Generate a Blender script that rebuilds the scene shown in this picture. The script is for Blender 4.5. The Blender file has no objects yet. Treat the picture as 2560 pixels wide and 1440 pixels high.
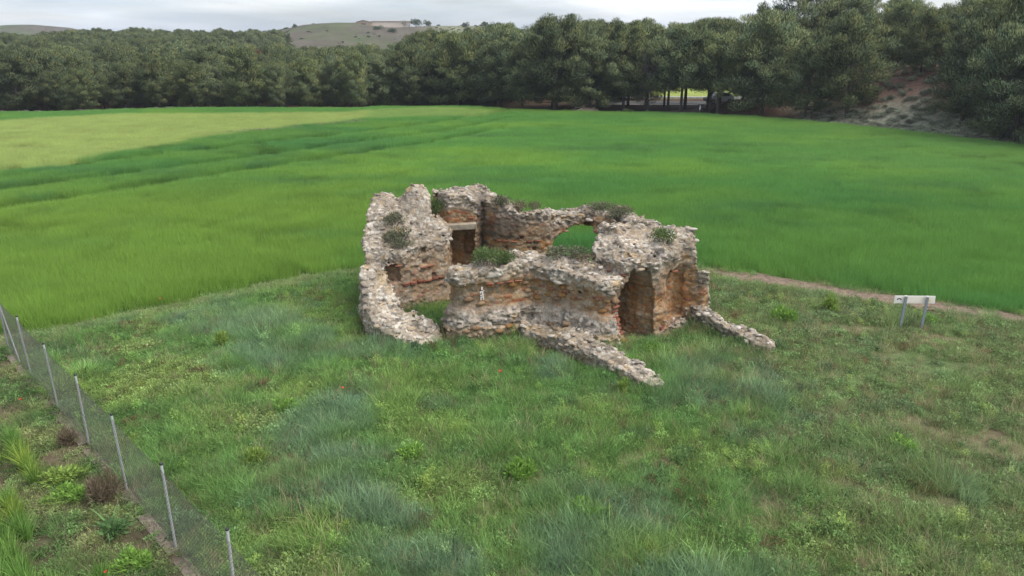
import bpy, math, random
import numpy as np

SC = bpy.context.scene
COL = SC.collection
R = math.radians

# ------------------------------------------------------------------ camera
CAM_H = 10.0
cam = bpy.data.cameras.new("camera")
cam.sensor_width = 36.0
cam.lens = 36.0 * 1850.0 / 2560.0
cam.clip_start = 0.1
cam.clip_end = 6000.0
camo = bpy.data.objects.new("camera", cam)
camo.location = (0, 0, CAM_H)
camo.rotation_euler = (R(90) - math.atan(630.0 / 1850.0), 0, 0)
COL.objects.link(camo)
SC.camera = camo

# ------------------------------------------------------------------ sky and sun
SUN_AZ, SUN_EL = R(112), R(57)          # azimuth measured from +Y towards +X
world = bpy.data.worlds.new("World")
SC.world = world
world.use_nodes = True
wn, wl = world.node_tree.nodes, world.node_tree.links
wn.clear()
w_out = wn.new('ShaderNodeOutputWorld')
w_bg = wn.new('ShaderNodeBackground')
w_sky = wn.new('ShaderNodeTexSky')
w_sky.sky_type = 'NISHITA'
w_sky.sun_disc = False
w_sky.sun_elevation = SUN_EL
w_sky.sun_rotation = SUN_AZ
w_sky.air_density = 1.0
w_sky.dust_density = 1.6
w_tc = wn.new('ShaderNodeTexCoord')
w_map = wn.new('ShaderNodeMapping')
w_map.inputs['Scale'].default_value = (1.1, 1.1, 9.0)
w_map.inputs['Location'].default_value = (0.3, 0.1, 0.0)
w_n = wn.new('ShaderNodeTexNoise')
w_n.inputs['Scale'].default_value = 1.9
w_n.inputs['Detail'].default_value = 7.0
w_n.inputs['Roughness'].default_value = 0.55
w_n.inputs['Distortion'].default_value = 0.5
w_r = wn.new('ShaderNodeValToRGB')
w_r.color_ramp.elements[0].position = 0.36
w_r.color_ramp.elements[0].color = (0.42, 0.42, 0.42, 1)
w_r.color_ramp.elements[1].position = 0.66
w_r.color_ramp.elements[1].color = (1, 1, 1, 1)
w_n2 = wn.new('ShaderNodeTexNoise')
w_n2.inputs['Scale'].default_value = 3.1
w_n2.inputs['Detail'].default_value = 5.0
w_r2 = wn.new('ShaderNodeValToRGB')
w_r2.color_ramp.elements[0].position = 0.35
w_r2.color_ramp.elements[0].color = (4.5, 5.5, 6.9, 1)
w_r2.color_ramp.elements[1].position = 0.65
w_r2.color_ramp.elements[1].color = (9.0, 9.3, 9.8, 1)
w_mix = wn.new('ShaderNodeMix')
w_mix.data_type = 'RGBA'
wl.new(w_tc.outputs['Generated'], w_map.inputs['Vector'])
wl.new(w_map.outputs['Vector'], w_n.inputs['Vector'])
wl.new(w_map.outputs['Vector'], w_n2.inputs['Vector'])
wl.new(w_n.outputs['Fac'], w_r.inputs['Fac'])
wl.new(w_n2.outputs['Fac'], w_r2.inputs['Fac'])
wl.new(w_r.outputs['Color'], w_mix.inputs['Factor'])
wl.new(w_sky.outputs['Color'], w_mix.inputs['A'])
wl.new(w_r2.outputs['Color'], w_mix.inputs['B'])
wl.new(w_mix.outputs['Result'], w_bg.inputs['Color'])
w_bg.inputs['Strength'].default_value = 0.080
wl.new(w_bg.outputs['Background'], w_out.inputs['Surface'])

sun = bpy.data.lights.new("sun", 'SUN')
sun.energy = 2.15
sun.angle = R(38)
sun.color = (1.0, 0.95, 0.87)
suno = bpy.data.objects.new("sun", sun)
suno.rotation_euler = (R(90) - SUN_EL, 0, math.pi - SUN_AZ)
suno.location = (30, 30, 60)
COL.objects.link(suno)

SC.view_settings.view_transform = 'Standard'
SC.view_settings.look = 'None'
SC.view_settings.gamma = 1.0
SC.view_settings.exposure = 0.85
SC.view_settings.use_curve_mapping = False
SC.cycles.max_bounces = 6
SC.cycles.diffuse_bounces = 3
SC.cycles.transmission_bounces = 3
SC.cycles.transparent_max_bounces = 6
SC.cycles.sample_clamp_indirect = 4.0

# ------------------------------------------------------------------ numeric helpers
def smooth(a, b, x):
    t = np.clip((x - a) / (b - a), 0, 1)
    return t * t * (3 - 2 * t)

def _hash(ix, iy, iz, s):
    h = (ix.astype(np.int64) * 374761393 + iy.astype(np.int64) * 668265263 + iz.astype(np.int64) * 2147483647 + s * 974634777)
    h = (h ^ (h >> 13)) * 1274126177
    h = h ^ (h >> 16)
    return ((h & 0xFFFFFF).astype(np.float32)) / np.float32(0xFFFFFF)

def vnoise(x, y, z=0.0, s=0):
    x, y, z = np.broadcast_arrays(np.asarray(x, np.float32), np.asarray(y, np.float32), np.asarray(z, np.float32))
    ix, iy, iz = np.floor(x).astype(np.int64), np.floor(y).astype(np.int64), np.floor(z).astype(np.int64)
    fx, fy, fz = x - ix, y - iy, z - iz
    fx, fy, fz = fx * fx * (3 - 2 * fx), fy * fy * (3 - 2 * fy), fz * fz * (3 - 2 * fz)
    r = 0
    for a in (0, 1):
        for b in (0, 1):
            for c in (0, 1):
                w = (fx if a else 1 - fx) * (fy if b else 1 - fy) * (fz if c else 1 - fz)
                r = r + w * _hash(ix + a, iy + b, iz + c, s)
    return r * 2 - 1

def fbm(x, y, z=0.0, o=4, s=0):
    r, a, f, n = 0, 1.0, 1.0, 0
    for i in range(o):
        r = r + a * vnoise(np.asarray(x) * f, np.asarray(y) * f, np.asarray(z) * f, s + i * 17)
        n += a
        a *= 0.5
        f *= 2.03
    return r / n

def worley(P, s=0):
    """F1, F2 and a random id of the nearest jittered lattice point; P is n x 3 in cell units."""
    n = len(P)
    I = np.floor(P).astype(np.int64)
    f1 = np.full(n, 9.0, np.float32)
    f2 = np.full(n, 9.0, np.float32)
    idv = np.zeros(n, np.float32)
    for a in (-1, 0, 1):
        for b in (-1, 0, 1):
            for c in (-1, 0, 1):
                cx, cy, cz = I[:, 0] + a, I[:, 1] + b, I[:, 2] + c
                px = cx + 0.1 + 0.8 * _hash(cx, cy, cz, s + 1)
                py = cy + 0.1 + 0.8 * _hash(cx, cy, cz, s + 2)
                pz = cz + 0.1 + 0.8 * _hash(cx, cy, cz, s + 3)
                d = np.sqrt((P[:, 0] - px) ** 2 + (P[:, 1] - py) ** 2 + (P[:, 2] - pz) ** 2).astype(np.float32)
                m = d < f1
                f2 = np.where(m, f1, np.minimum(f2, d))
                idv = np.where(m, _hash(cx, cy, cz, s + 7), idv)
                f1 = np.where(m, d, f1)
    return f1, f2, idv

def sdpoly(x, y, poly):
    """signed distance to a polygon, negative inside"""
    d = np.full(np.shape(x), 1e9)
    ins = np.zeros(np.shape(x), bool)
    n = len(poly)
    for i in range(n):
        ax, ay = poly[i]
        bx, by = poly[(i + 1) % n]
        ex, ey = bx - ax, by - ay
        t = np.clip(((x - ax) * ex + (y - ay) * ey) / (ex * ex + ey * ey + 1e-12), 0, 1)
        d = np.minimum(d, np.hypot(x - ax - t * ex, y - ay - t * ey))
        c = (ay > y) != (by > y)
        with np.errstate(divide='ignore', invalid='ignore'):
            xi = ax + (y - ay) * ex / (ey if ey else 1e-12)
        ins ^= c & (x < xi)
    return np.where(ins, -d, d)

def polyline(x, y, pts, vals):
    """distance to a polyline and the value interpolated along it"""
    d = np.full(np.shape(x), 1e9)
    v = np.zeros(np.shape(x))
    for i in range(len(pts) - 1):
        ax, ay = pts[i]
        bx, by = pts[i + 1]
        ex, ey = bx - ax, by - ay
        t = np.clip(((x - ax) * ex + (y - ay) * ey) / (ex * ex + ey * ey), 0, 1)
        q = np.hypot(x - ax - t * ex, y - ay - t * ey)
        m = q < d
        d = np.where(m, q, d)
        v = np.where(m, vals[i] + (vals[i + 1] - vals[i]) * t, v)
    return d, v

# ------------------------------------------------------------------ mesh helpers
def mesh_np(name, V, F, attrs=None, mat=None, smooth_shade=False):
    V = np.asarray(V, np.float32)
    me = bpy.data.meshes.new(name)
    me.vertices.add(len(V))
    me.vertices.foreach_set('co', V.ravel())
    if F is not None and len(F):
        F = np.asarray(F, np.int32)
        k = F.shape[1]
        me.loops.add(F.size)
        me.loops.foreach_set('vertex_index', F.ravel())
        me.polygons.add(len(F))
        me.polygons.foreach_set('loop_start', np.arange(0, F.size, k, dtype=np.int32))
        me.polygons.foreach_set('loop_total', np.full(len(F), k, np.int32))
        if smooth_shade:
            me.polygons.foreach_set('use_smooth', np.ones(len(F), bool))
    for an, (ty, data) in (attrs or {}).items():
        at = me.attributes.new(an, ty, 'POINT')
        data = np.asarray(data, np.float32 if ty != 'INT' else np.int32)
        key = {'FLOAT': 'value', 'INT': 'value', 'FLOAT_VECTOR': 'vector', 'FLOAT_COLOR': 'color'}[ty]
        if ty == 'FLOAT_COLOR' and data.shape[1] == 3:
            data = np.concatenate([data, np.ones((len(data), 1), np.float32)], 1)
        at.data.foreach_set(key, data.ravel())
    me.update(calc_edges=True)
    if mat is not None:
        me.materials.append(mat)
    return me

class MB:
    """collects quads and triangles"""
    def __init__(self):
        self.v, self.f = [], []
    def add(self, vs, fs):
        b = len(self.v)
        self.v += [tuple(p) for p in vs]
        self.f += [tuple(i + b for i in q) for q in fs]
        return self
    def box(self, c, s, rz=0.0, taper=1.0):
        hx, hy, hz = s[0] / 2, s[1] / 2, s[2] / 2
        vs = []
        for dz, k in ((-hz, 1.0), (hz, taper)):
            for dx, dy in ((-hx, -hy), (hx, -hy), (hx, hy), (-hx, hy)):
                dx *= k
                dy *= k
                vs.append((c[0] + dx * math.cos(rz) - dy * math.sin(rz), c[1] + dx * math.sin(rz) + dy * math.cos(rz), c[2] + dz))
        return self.add(vs, [(0, 3, 2, 1), (4, 5, 6, 7), (0, 1, 5, 4), (1, 2, 6, 5), (2, 3, 7, 6), (3, 0, 4, 7)])
    def tube(self, pts, rad, n=8, cap=True):
        if not hasattr(rad, '__len__'):
            rad = [rad] * len(pts)
        P = [np.array(p, float) for p in pts]
        rings = []
        for i, p in enumerate(P):
            t = P[min(i + 1, len(P) - 1)] - P[max(i - 1, 0)]
            t = t / (np.linalg.norm(t) + 1e-9)
            u = np.cross(t, (0, 0, 1) if abs(t[2]) < 0.9 else (1, 0, 0))
            u /= np.linalg.norm(u) + 1e-9
            w = np.cross(t, u)
            rings.append([p + rad[i] * (math.cos(a) * u + math.sin(a) * w) for a in np.arange(n) * 2 * math.pi / n])
        vs = [q for r in rings for q in r]
        fs = []
        for i in range(len(P) - 1):
            for k in range(n):
                fs.append((i * n + k, i * n + (k + 1) % n, (i + 1) * n + (k + 1) % n, (i + 1) * n + k))
        if cap:
            fs.append(tuple(range(n))[::-1])
            fs.append(tuple((len(P) - 1) * n + k for k in range(n)))
        return self.add(vs, fs)
    def mesh(self, name, mat):
        me = bpy.data.meshes.new(name)
        me.from_pydata(self.v, [], self.f)
        me.materials.append(mat)
        me.update()
        return me

def link(name, data, parent=None, loc=None, rot=None, scl=None):
    o = bpy.data.objects.new(name, data)
    COL.objects.link(o)
    if parent is not None:
        o.parent = parent
    if loc is not None:
        o.location = loc
    if rot is not None:
        o.rotation_euler = rot
    if scl is not None:
        o.scale = scl if hasattr(scl, '__len__') else (scl, scl, scl)
    return o

def tag(o, label=None, cat=None, group=None, kind=None):
    if label:
        o['label'] = label
    if cat:
        o['category'] = cat
    if group:
        o['group'] = group
    if kind:
        o['kind'] = kind
    return o

def thing(name, loc, label, cat, group=None, rz=0.0):
    o = link(name, None, loc=loc, rot=(0, 0, rz))
    o.empty_display_size = 0.2
    return tag(o, label, cat, group)

# ------------------------------------------------------------------ materials
def nodes_of(name):
    m = bpy.data.materials.new(name)
    m.use_nodes = True
    nt = m.node_tree
    nt.nodes.clear()
    return m, nt.nodes, nt.links

def mixrgb(N, L, a, b, fac, blend='MIX'):
    x = N.new('ShaderNodeMix')
    x.data_type = 'RGBA'
    x.blend_type = blend
    for k, v in (('A', a), ('B', b), ('Factor', fac)):
        if isinstance(v, (int, float)):
            x.inputs[k].default_value = v
        elif isinstance(v, tuple):
            x.inputs[k].default_value = v if len(v) == 4 else v + (1,)
        else:
            L.new(v, x.inputs[k])
    return x.outputs['Result']

def noise_node(N, L, scale, detail=4.0, rough=0.55, vec=None):
    n = N.new('ShaderNodeTexNoise')
    n.inputs['Scale'].default_value = scale
    n.inputs['Detail'].default_value = detail
    n.inputs['Roughness'].default_value = rough
    if vec is not None:
        L.new(vec, n.inputs['Vector'])
    return n.outputs['Fac']

def maprange(N, L, v, a, b, c, d):
    m = N.new('ShaderNodeMapRange')
    for k, q in zip(('From Min', 'From Max', 'To Min', 'To Max'), (a, b, c, d)):
        m.inputs[k].default_value = q
    L.new(v, m.inputs['Value'])
    return m.outputs['Result']

def mat_plain(name, col, rough=0.6, metal=0.0, nscale=12.0, namt=0.25, bump=0.0, coord='Object'):
    m, N, L = nodes_of(name)
    out = N.new('ShaderNodeOutputMaterial')
    b = N.new('ShaderNodeBsdfPrincipled')
    tc = N.new('ShaderNodeTexCoord')
    f = noise_node(N, L, nscale, 5.0, 0.6, tc.outputs[coord])
    v = maprange(N, L, f, 0.3, 0.7, 1 - namt, 1 + namt)
    c = mixrgb(N, L, tuple(col), v, 1.0, 'MULTIPLY')
    L.new(c, b.inputs['Base Color'])
    b.inputs['Roughness'].default_value = rough
    b.inputs['Metallic'].default_value = metal
    if bump:
        bp = N.new('ShaderNodeBump')
        bp.inputs['Strength'].default_value = bump
        bp.inputs['Distance'].default_value = 0.02
        L.new(f, bp.inputs['Height'])
        L.new(bp.outputs['Normal'], b.inputs['Normal'])
    L.new(b.outputs['BSDF'], out.inputs['Surface'])
    return m

def mat_leaf(name, col=None, instancer=False, trans=0.3, rnd=0.25, vary=(1.0, 1.0, 1.0), attr='shade'):
    """thin leaves: diffuse plus light through the blade; colour from the plant's own tint"""
    m, N, L = nodes_of(name)
    out = N.new('ShaderNodeOutputMaterial')
    if instancer:
        a = N.new('ShaderNodeAttribute')
        a.attribute_type = 'INSTANCER'
        a.attribute_name = 'tint'
        base = a.outputs['Color']
    else:
        c = N.new('ShaderNodeRGB')
        c.outputs[0].default_value = tuple(col) + (1,)
        base = c.outputs[0]
    s = N.new('ShaderNodeAttribute')
    s.attribute_name = attr
    base = mixrgb(N, L, base, s.outputs['Color'], 1.0, 'MULTIPLY')
    oi = N.new('ShaderNodeObjectInfo')
    v = maprange(N, L, oi.outputs['Random'], 0, 1, 1 - rnd, 1 + rnd)
    base = mixrgb(N, L, base, v, 1.0, 'MULTIPLY')
    if vary != (1.0, 1.0, 1.0):
        mu = N.new('ShaderNodeMath')
        mu.operation = 'MULTIPLY'
        mu.inputs[1].default_value = 7.31
        L.new(oi.outputs['Random'], mu.inputs[0])
        fr = N.new('ShaderNodeMath')
        fr.operation = 'FRACT'
        L.new(mu.outputs[0], fr.inputs[0])
        alt = mixrgb(N, L, base, tuple(vary), 1.0, 'MULTIPLY')
        base = mixrgb(N, L, base, alt, fr.outputs[0])
    d = N.new('ShaderNodeBsdfDiffuse')
    t = N.new('ShaderNodeBsdfTranslucent')
    L.new(base, d.inputs['Color'])
    L.new(base, t.inputs['Color'])
    x = N.new('ShaderNodeMixShader')
    x.inputs[0].default_value = trans
    L.new(d.outputs[0], x.inputs[1])
    L.new(t.outputs[0], x.inputs[2])
    L.new(x.outputs[0], out.inputs['Surface'])
    return m

M_LEAF = mat_leaf('plant_leaf', instancer=True, trans=0.35, rnd=0.22)
M_CEREAL = mat_leaf('cereal_leaf', instancer=True, trans=0.35, rnd=0.05)
M_BARK = mat_plain('pine_bark', (0.060, 0.046, 0.038), 0.9, 0, 3.0, 0.4, 0.5)
M_TWIG = mat_plain('twig_wood', (0.11, 0.08, 0.06), 0.9, 0, 6.0, 0.3)

# ------------------------------------------------------------------ the lie of the land
FAR_EDGE = [(-260, 80), (-110, 97), (-69.3, 102.5), (-48.9, 105.3), (-22.1, 110.0), (-20.9, 116.6), (-11.3, 119.5), (0, 108.2),
            (11.9, 102.5), (22.2, 99.8), (31.2, 94.9), (37.7, 86.4), (43.1, 79.2), (48.0, 69.8), (56, 58), (70, 35)]
NEAR_EDGE = [(70, 0), (34, 17.5), (26, 22.4), (19.2, 26.6), (16.1, 28.1), (13.6, 29.8), (10.8, 31.3), (8.3, 32.5), (5, 34.2), (0, 34.4), (-4, 33.4),
             (-6.8, 32.3), (-9.7, 30.6), (-12.9, 27.8), (-15.4, 25.9), (-17.8, 24.2), (-24, 23.0), (-260, 21)]
FIELD = FAR_EDGE + NEAR_EDGE
FENCE_DIR = np.array((-0.700, 0.714))
FENCE_DIR /= np.linalg.norm(FENCE_DIR)
FENCE_N = np.array((-FENCE_DIR[1], FENCE_DIR[0]))     # points to the lower left, away from the ruin
FENCE_0 = np.array((-6.92, 12.70))

def edge_y(x):
    xs = [p[0] for p in FAR_EDGE]
    ys = [p[1] for p in FAR_EDGE]
    return np.interp(x, xs, ys)

def behind(x, y):
    """metres beyond the far field edge, positive outside the field"""
    d, _ = polyline(x, y, FAR_EDGE, [0] * len(FAR_EDGE))
    return np.where(y > edge_y(x), d, -d)

def height(x, y):
    x = np.asarray(x, float)
    y = np.asarray(y, float)
    z = 0.03 * fbm(x * 0.9, y * 0.9, 0, 3, 5) * smooth(60, 30, y)
    z = z + 0.25 * fbm(x / 22, y / 22, 0, 2, 8) * smooth(38, 60, y) * smooth(130, 105, y)
    left = smooth(4, -16, x)
    z = z - 0.9 * left * smooth(104, 122, y) * smooth(170, 130, y)
    z = z + left * smooth(122, 240, y) * (0.7 + 3.0 * smooth(-62, -90, x) * smooth(-200, -120, x) + 0.8 * fbm(x / 40, y / 40, 0, 2, 3))
    z = z + left * smooth(240, 420, y) * 1.0
    b = behind(x, y)
    bank = smooth(33.0, 42, x - 0.12 * (y - 90)) * smooth(1.5, 13, b) * smooth(116, 107, y)
    z = z + bank * (6.0 + 0.5 * fbm(x / 5, y / 5, 0, 3, 11))
    small = smooth(27, 33, x) * smooth(46, 34, x) * smooth(1.0, 7, b) * smooth(122, 108, y)
    z = z + small * 1.3
    # the flat-topped hill with the sheds, and the far hill at the left
    edge = 352 + 16 * fbm(x / 45, 0 * y, 0, 3, 21) + 45 * smooth(-95, -150, x)
    rise = smooth(-20, 62, (y - edge) + 6 * fbm(x / 16, y / 16, 0, 3, 31))
    hcap = np.interp(x, [-175, -150, -128, -110, -92, -64, -40, 5, 100, 400], [0, 5.0, 9.0, 11.2, 12.2, 12.6, 13.0, 13.2, 13, 13])
    z = z + rise * hcap * smooth(900, 520, y)
    hx = (x + 436) / 75.0
    hy = (y - 700) / 60.0
    q = np.exp(-np.abs(hx) ** 2.6) * np.exp(-hy * hy)
    z = z + 17.5 * q * (1 + 0.05 * fbm(x / 25, y / 25, 0, 3, 41))
    z = z + smooth(500, 2500, y) * 2.0
    return z

def col_mix(a, b, t):
    t = np.asarray(t)[..., None]
    return a * (1 - t) + np.asarray(b) * t

def fence_side(x, y):
    """metres to the lower left of the fence line (negative on the ruin's side)"""
    return (x - FENCE_0[0]) * FENCE_N[0] + (y - FENCE_0[1]) * FENCE_N[1]

def fence_along(x, y):
    return (x - FENCE_0[0]) * FENCE_DIR[0] + (y - FENCE_0[1]) * FENCE_DIR[1]

def build_ground():
    gx = np.concatenate([np.arange(-3000, -480, 70), np.arange(-480, -120, 9), np.arange(-120, -24, 2), np.arange(-24, 24, 0.5),
                         np.arange(24, 120, 2), np.arange(120, 480, 9), np.arange(480, 3001, 70)])
    gy = np.concatenate([np.arange(-40, 4, 4), np.arange(4, 36, 0.5), np.arange(36, 130, 1.5), np.arange(130, 300, 4),
                         np.arange(300, 800, 7), np.arange(800, 4500, 90)])
    X, Y = np.meshgrid(gx, gy)
    Z = height(X, Y)
    n1 = fbm(X / 3.1, Y / 3.1, 0, 4, 51)
    n2 = fbm(X / 0.7, Y / 0.7, 0, 3, 52)
    C = np.zeros(X.shape + (3,)) + np.array((0.150, 0.125, 0.075))
    C = col_mix(C, (0.095, 0.125, 0.050), smooth(-0.25, 0.3, n1))
    C = col_mix(C, (0.215, 0.150, 0.100), smooth(0.05, 0.5, n2 - 0.3 * n1) * 0.7)
    fs, fa = fence_side(X, Y), fence_along(X, Y)
    m = smooth(-0.7, 0.3, fs) * smooth(14.8, 13.6, fa)
    C = col_mix(C, (0.130, 0.092, 0.066), m * (0.75 + 0.25 * n2))
    sf = sdpoly(X, Y, FIELD)
    C = col_mix(C, (0.045, 0.095, 0.018), smooth(0.25, -0.25, sf))
    b = behind(X, Y)
    nf = fbm(X / 5.0, Y / 5.0, 0, 4, 53)
    ff = col_mix(np.zeros(X.shape + (3,)) + np.array((0.085, 0.046, 0.033)), (0.06, 0.055, 0.03), smooth(-0.1, 0.4, nf))
    C = col_mix(C, ff, smooth(0.3, 1.6, b + 0.8 * nf)) if False else C * (1 - smooth(0.3, 1.6, b + 0.8 * nf))[..., None] + ff * smooth(0.3, 1.6, b + 0.8 * nf)[..., None]
    bank = smooth(33.0, 40, X) * smooth(0.5, 2.5, b) * smooth(150, 120, Y)
    bk = col_mix(np.zeros(X.shape + (3,)) + np.array((0.205, 0.125, 0.098)), (0.24, 0.24, 0.18), smooth(2.2, 0.2, Z - 1.0 + 2.2 * nf))
    C = C * (1 - bank[..., None]) + bk * bank[..., None]
    # bright field beyond the road
    m = smooth(127, 130, Y) * smooth(270, 240, Y) * smooth(6, 14, X) * smooth(140, 110, X)
    C = col_mix(C, (0.30, 0.36, 0.09), m)
    # far country
    far = smooth(300, 345, Y)
    hn = fbm(X / 22, Y / 22, 0, 4, 61)
    hl = col_mix(np.zeros(X.shape + (3,)) + np.array((0.108, 0.092, 0.072)), (0.085, 0.100, 0.050), smooth(-0.12, 0.35, hn))
    hl = col_mix(hl, (0.19, 0.20, 0.12), smooth(9.5, 13, Z) * smooth(-55, -30, X) * smooth(600, 420, Y) * 0.8)
    C = C * (1 - far[..., None]) + hl * far[..., None]
    n, mth = len(gx), len(gy)
    idx = np.arange(n * mth).reshape(mth, n)
    F = np.stack([idx[:-1, :-1], idx[:-1, 1:], idx[1:, 1:], idx[1:, :-1]], -1).reshape(-1, 4)
    V = np.stack([X, Y, Z], -1).reshape(-1, 3)
    m, N, L = nodes_of('soil_and_turf')
    out = N.new('ShaderNodeOutputMaterial')
    bs = N.new('ShaderNodeBsdfPrincipled')
    a = N.new('ShaderNodeAttribute')
    a.attribute_name = 'col'
    g = N.new('ShaderNodeNewGeometry')
    f1 = noise_node(N, L, 3.0, 6.0, 0.65, g.outputs['Position'])
    f2 = noise_node(N, L, 0.11, 5.0, 0.6, g.outputs['Position'])
    c = mixrgb(N, L, a.outputs['Color'], maprange(N, L, f1, 0.3, 0.7, 0.6, 1.4), 1.0, 'MULTIPLY')
    c = mixrgb(N, L, c, maprange(N, L, f2, 0.3, 0.7, 0.75, 1.25), 1.0, 'MULTIPLY')
    L.new(c, bs.inputs['Base Color'])
    bs.inputs['Roughness'].default_value = 0.95
    bs.inputs['Specular IOR Level'].default_value = 0.1
    bp = N.new('ShaderNodeBump')
    bp.inputs['Strength'].default_value = 0.6
    bp.inputs['Distance'].default_value = 0.05
    L.new(f1, bp.inputs['Height'])
    L.new(bp.outputs['Normal'], bs.inputs['Normal'])
    L.new(bs.outputs['BSDF'], out.inputs['Surface'])
    o = link('ground', mesh_np('ground', V, F, {'col': ('FLOAT_COLOR', C.reshape(-1, 3))}, m, True))
    tag(o, kind='structure')

build_ground()

def strip(name, pts, widths, mat, lift=0.004, n=4, ragged=0.0, step=0.5):
    """a draped ribbon laid on the ground"""
    P = np.array(pts, float)
    seg = np.r_[0, np.cumsum(np.hypot(*np.diff(P, axis=0).T))]
    s = np.arange(0, seg[-1], step)
    x, y = np.interp(s, seg, P[:, 0]), np.interp(s, seg, P[:, 1])
    w = np.interp(s, seg, widths)
    tx, ty = np.gradient(x), np.gradient(y)
    l = np.hypot(tx, ty)
    nx, ny = -ty / l, tx / l
    V = []
    for k in range(n + 1):
        q = k / n - 0.5
        e = w * q + ragged * abs(q) * 2 * fbm(s * 0.9, np.full_like(s, k * 3.7), 0, 3, 71)
        vx, vy = x + nx * e, y + ny * e
        V.append(np.stack([vx, vy, height(vx, vy) + lift], -1))
    V = np.stack(V, 1)
    m = len(s)
    idx = np.arange(m * (n + 1)).reshape(m, n + 1)
    F = np.stack([idx[:-1, :-1], idx[1:, :-1], idx[1:, 1:], idx[:-1, 1:]], -1).reshape(-1, 4)
    return link(name, mesh_np(name, V.reshape(-1, 3), F, None, mat, True))

M_DIRT = mat_plain('dry_dirt', (0.185, 0.130, 0.095), 0.95, 0, 5.0, 0.45, 0.6)
tag(strip('dirt_path', [(6.4, 32.0), (8.3, 31.6), (10.8, 30.4), (13.6, 28.8), (16.1, 27.2), (19.2, 25.6), (24, 22.6), (30, 18.6)],
          [0.6, 1.25, 1.4, 1.25, 1.25, 1.5, 1.7, 1.8], M_DIRT, 0.03, 8, 0.35, 0.2), kind='structure')
M_TRACK = mat_plain('red_dirt', (0.200, 0.118, 0.085), 0.95, 0, 2.0, 0.3, 0.4)
tag(strip('dirt_track', [(18.5, 103.0), (22, 104.2), (26, 106.5), (29.5, 110.5), (31, 114), (31.5, 117)], [2.6, 2.8, 3.0, 3.4, 4.5, 6], M_TRACK, 0.035, 6, 0.5, 0.5), kind='structure')
M_ASPH = mat_plain('asphalt', (0.075, 0.073, 0.070), 0.9, 0, 1.5, 0.2)
M_GRAVEL = mat_plain('pale_gravel', (0.42, 0.38, 0.34), 0.95, 0, 2.0, 0.2)
ROAD = [(13, 120.45), (16, 120.25), (20, 120.0), (30, 119.4), (45, 118.2), (70, 115)]
tag(strip('road', ROAD, [6.4] * 6, M_ASPH, 0.05, 4, 0, 1.0), kind='structure')
tag(strip('road_verge', [(a, b - 3.75) for a, b in ROAD], [1.1] * 6, M_GRAVEL, 0.062, 2, 0.2, 1.0), kind='structure')

# ------------------------------------------------------------------ the ruin
PARTS = ['left_wall', 'apse_wall', 'corner_pier', 'back_wall', 'arch_wall', 'right_wall', 'buttress', 'front_wall', 'foundation_wall', 'foundation_wall', 'threshold']
VOX = 0.042
RO = np.array((-6.3, 18.7, -0.35))
RN = (np.array((15.6, 13.4, 5.1)) / VOX).astype(int)

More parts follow.
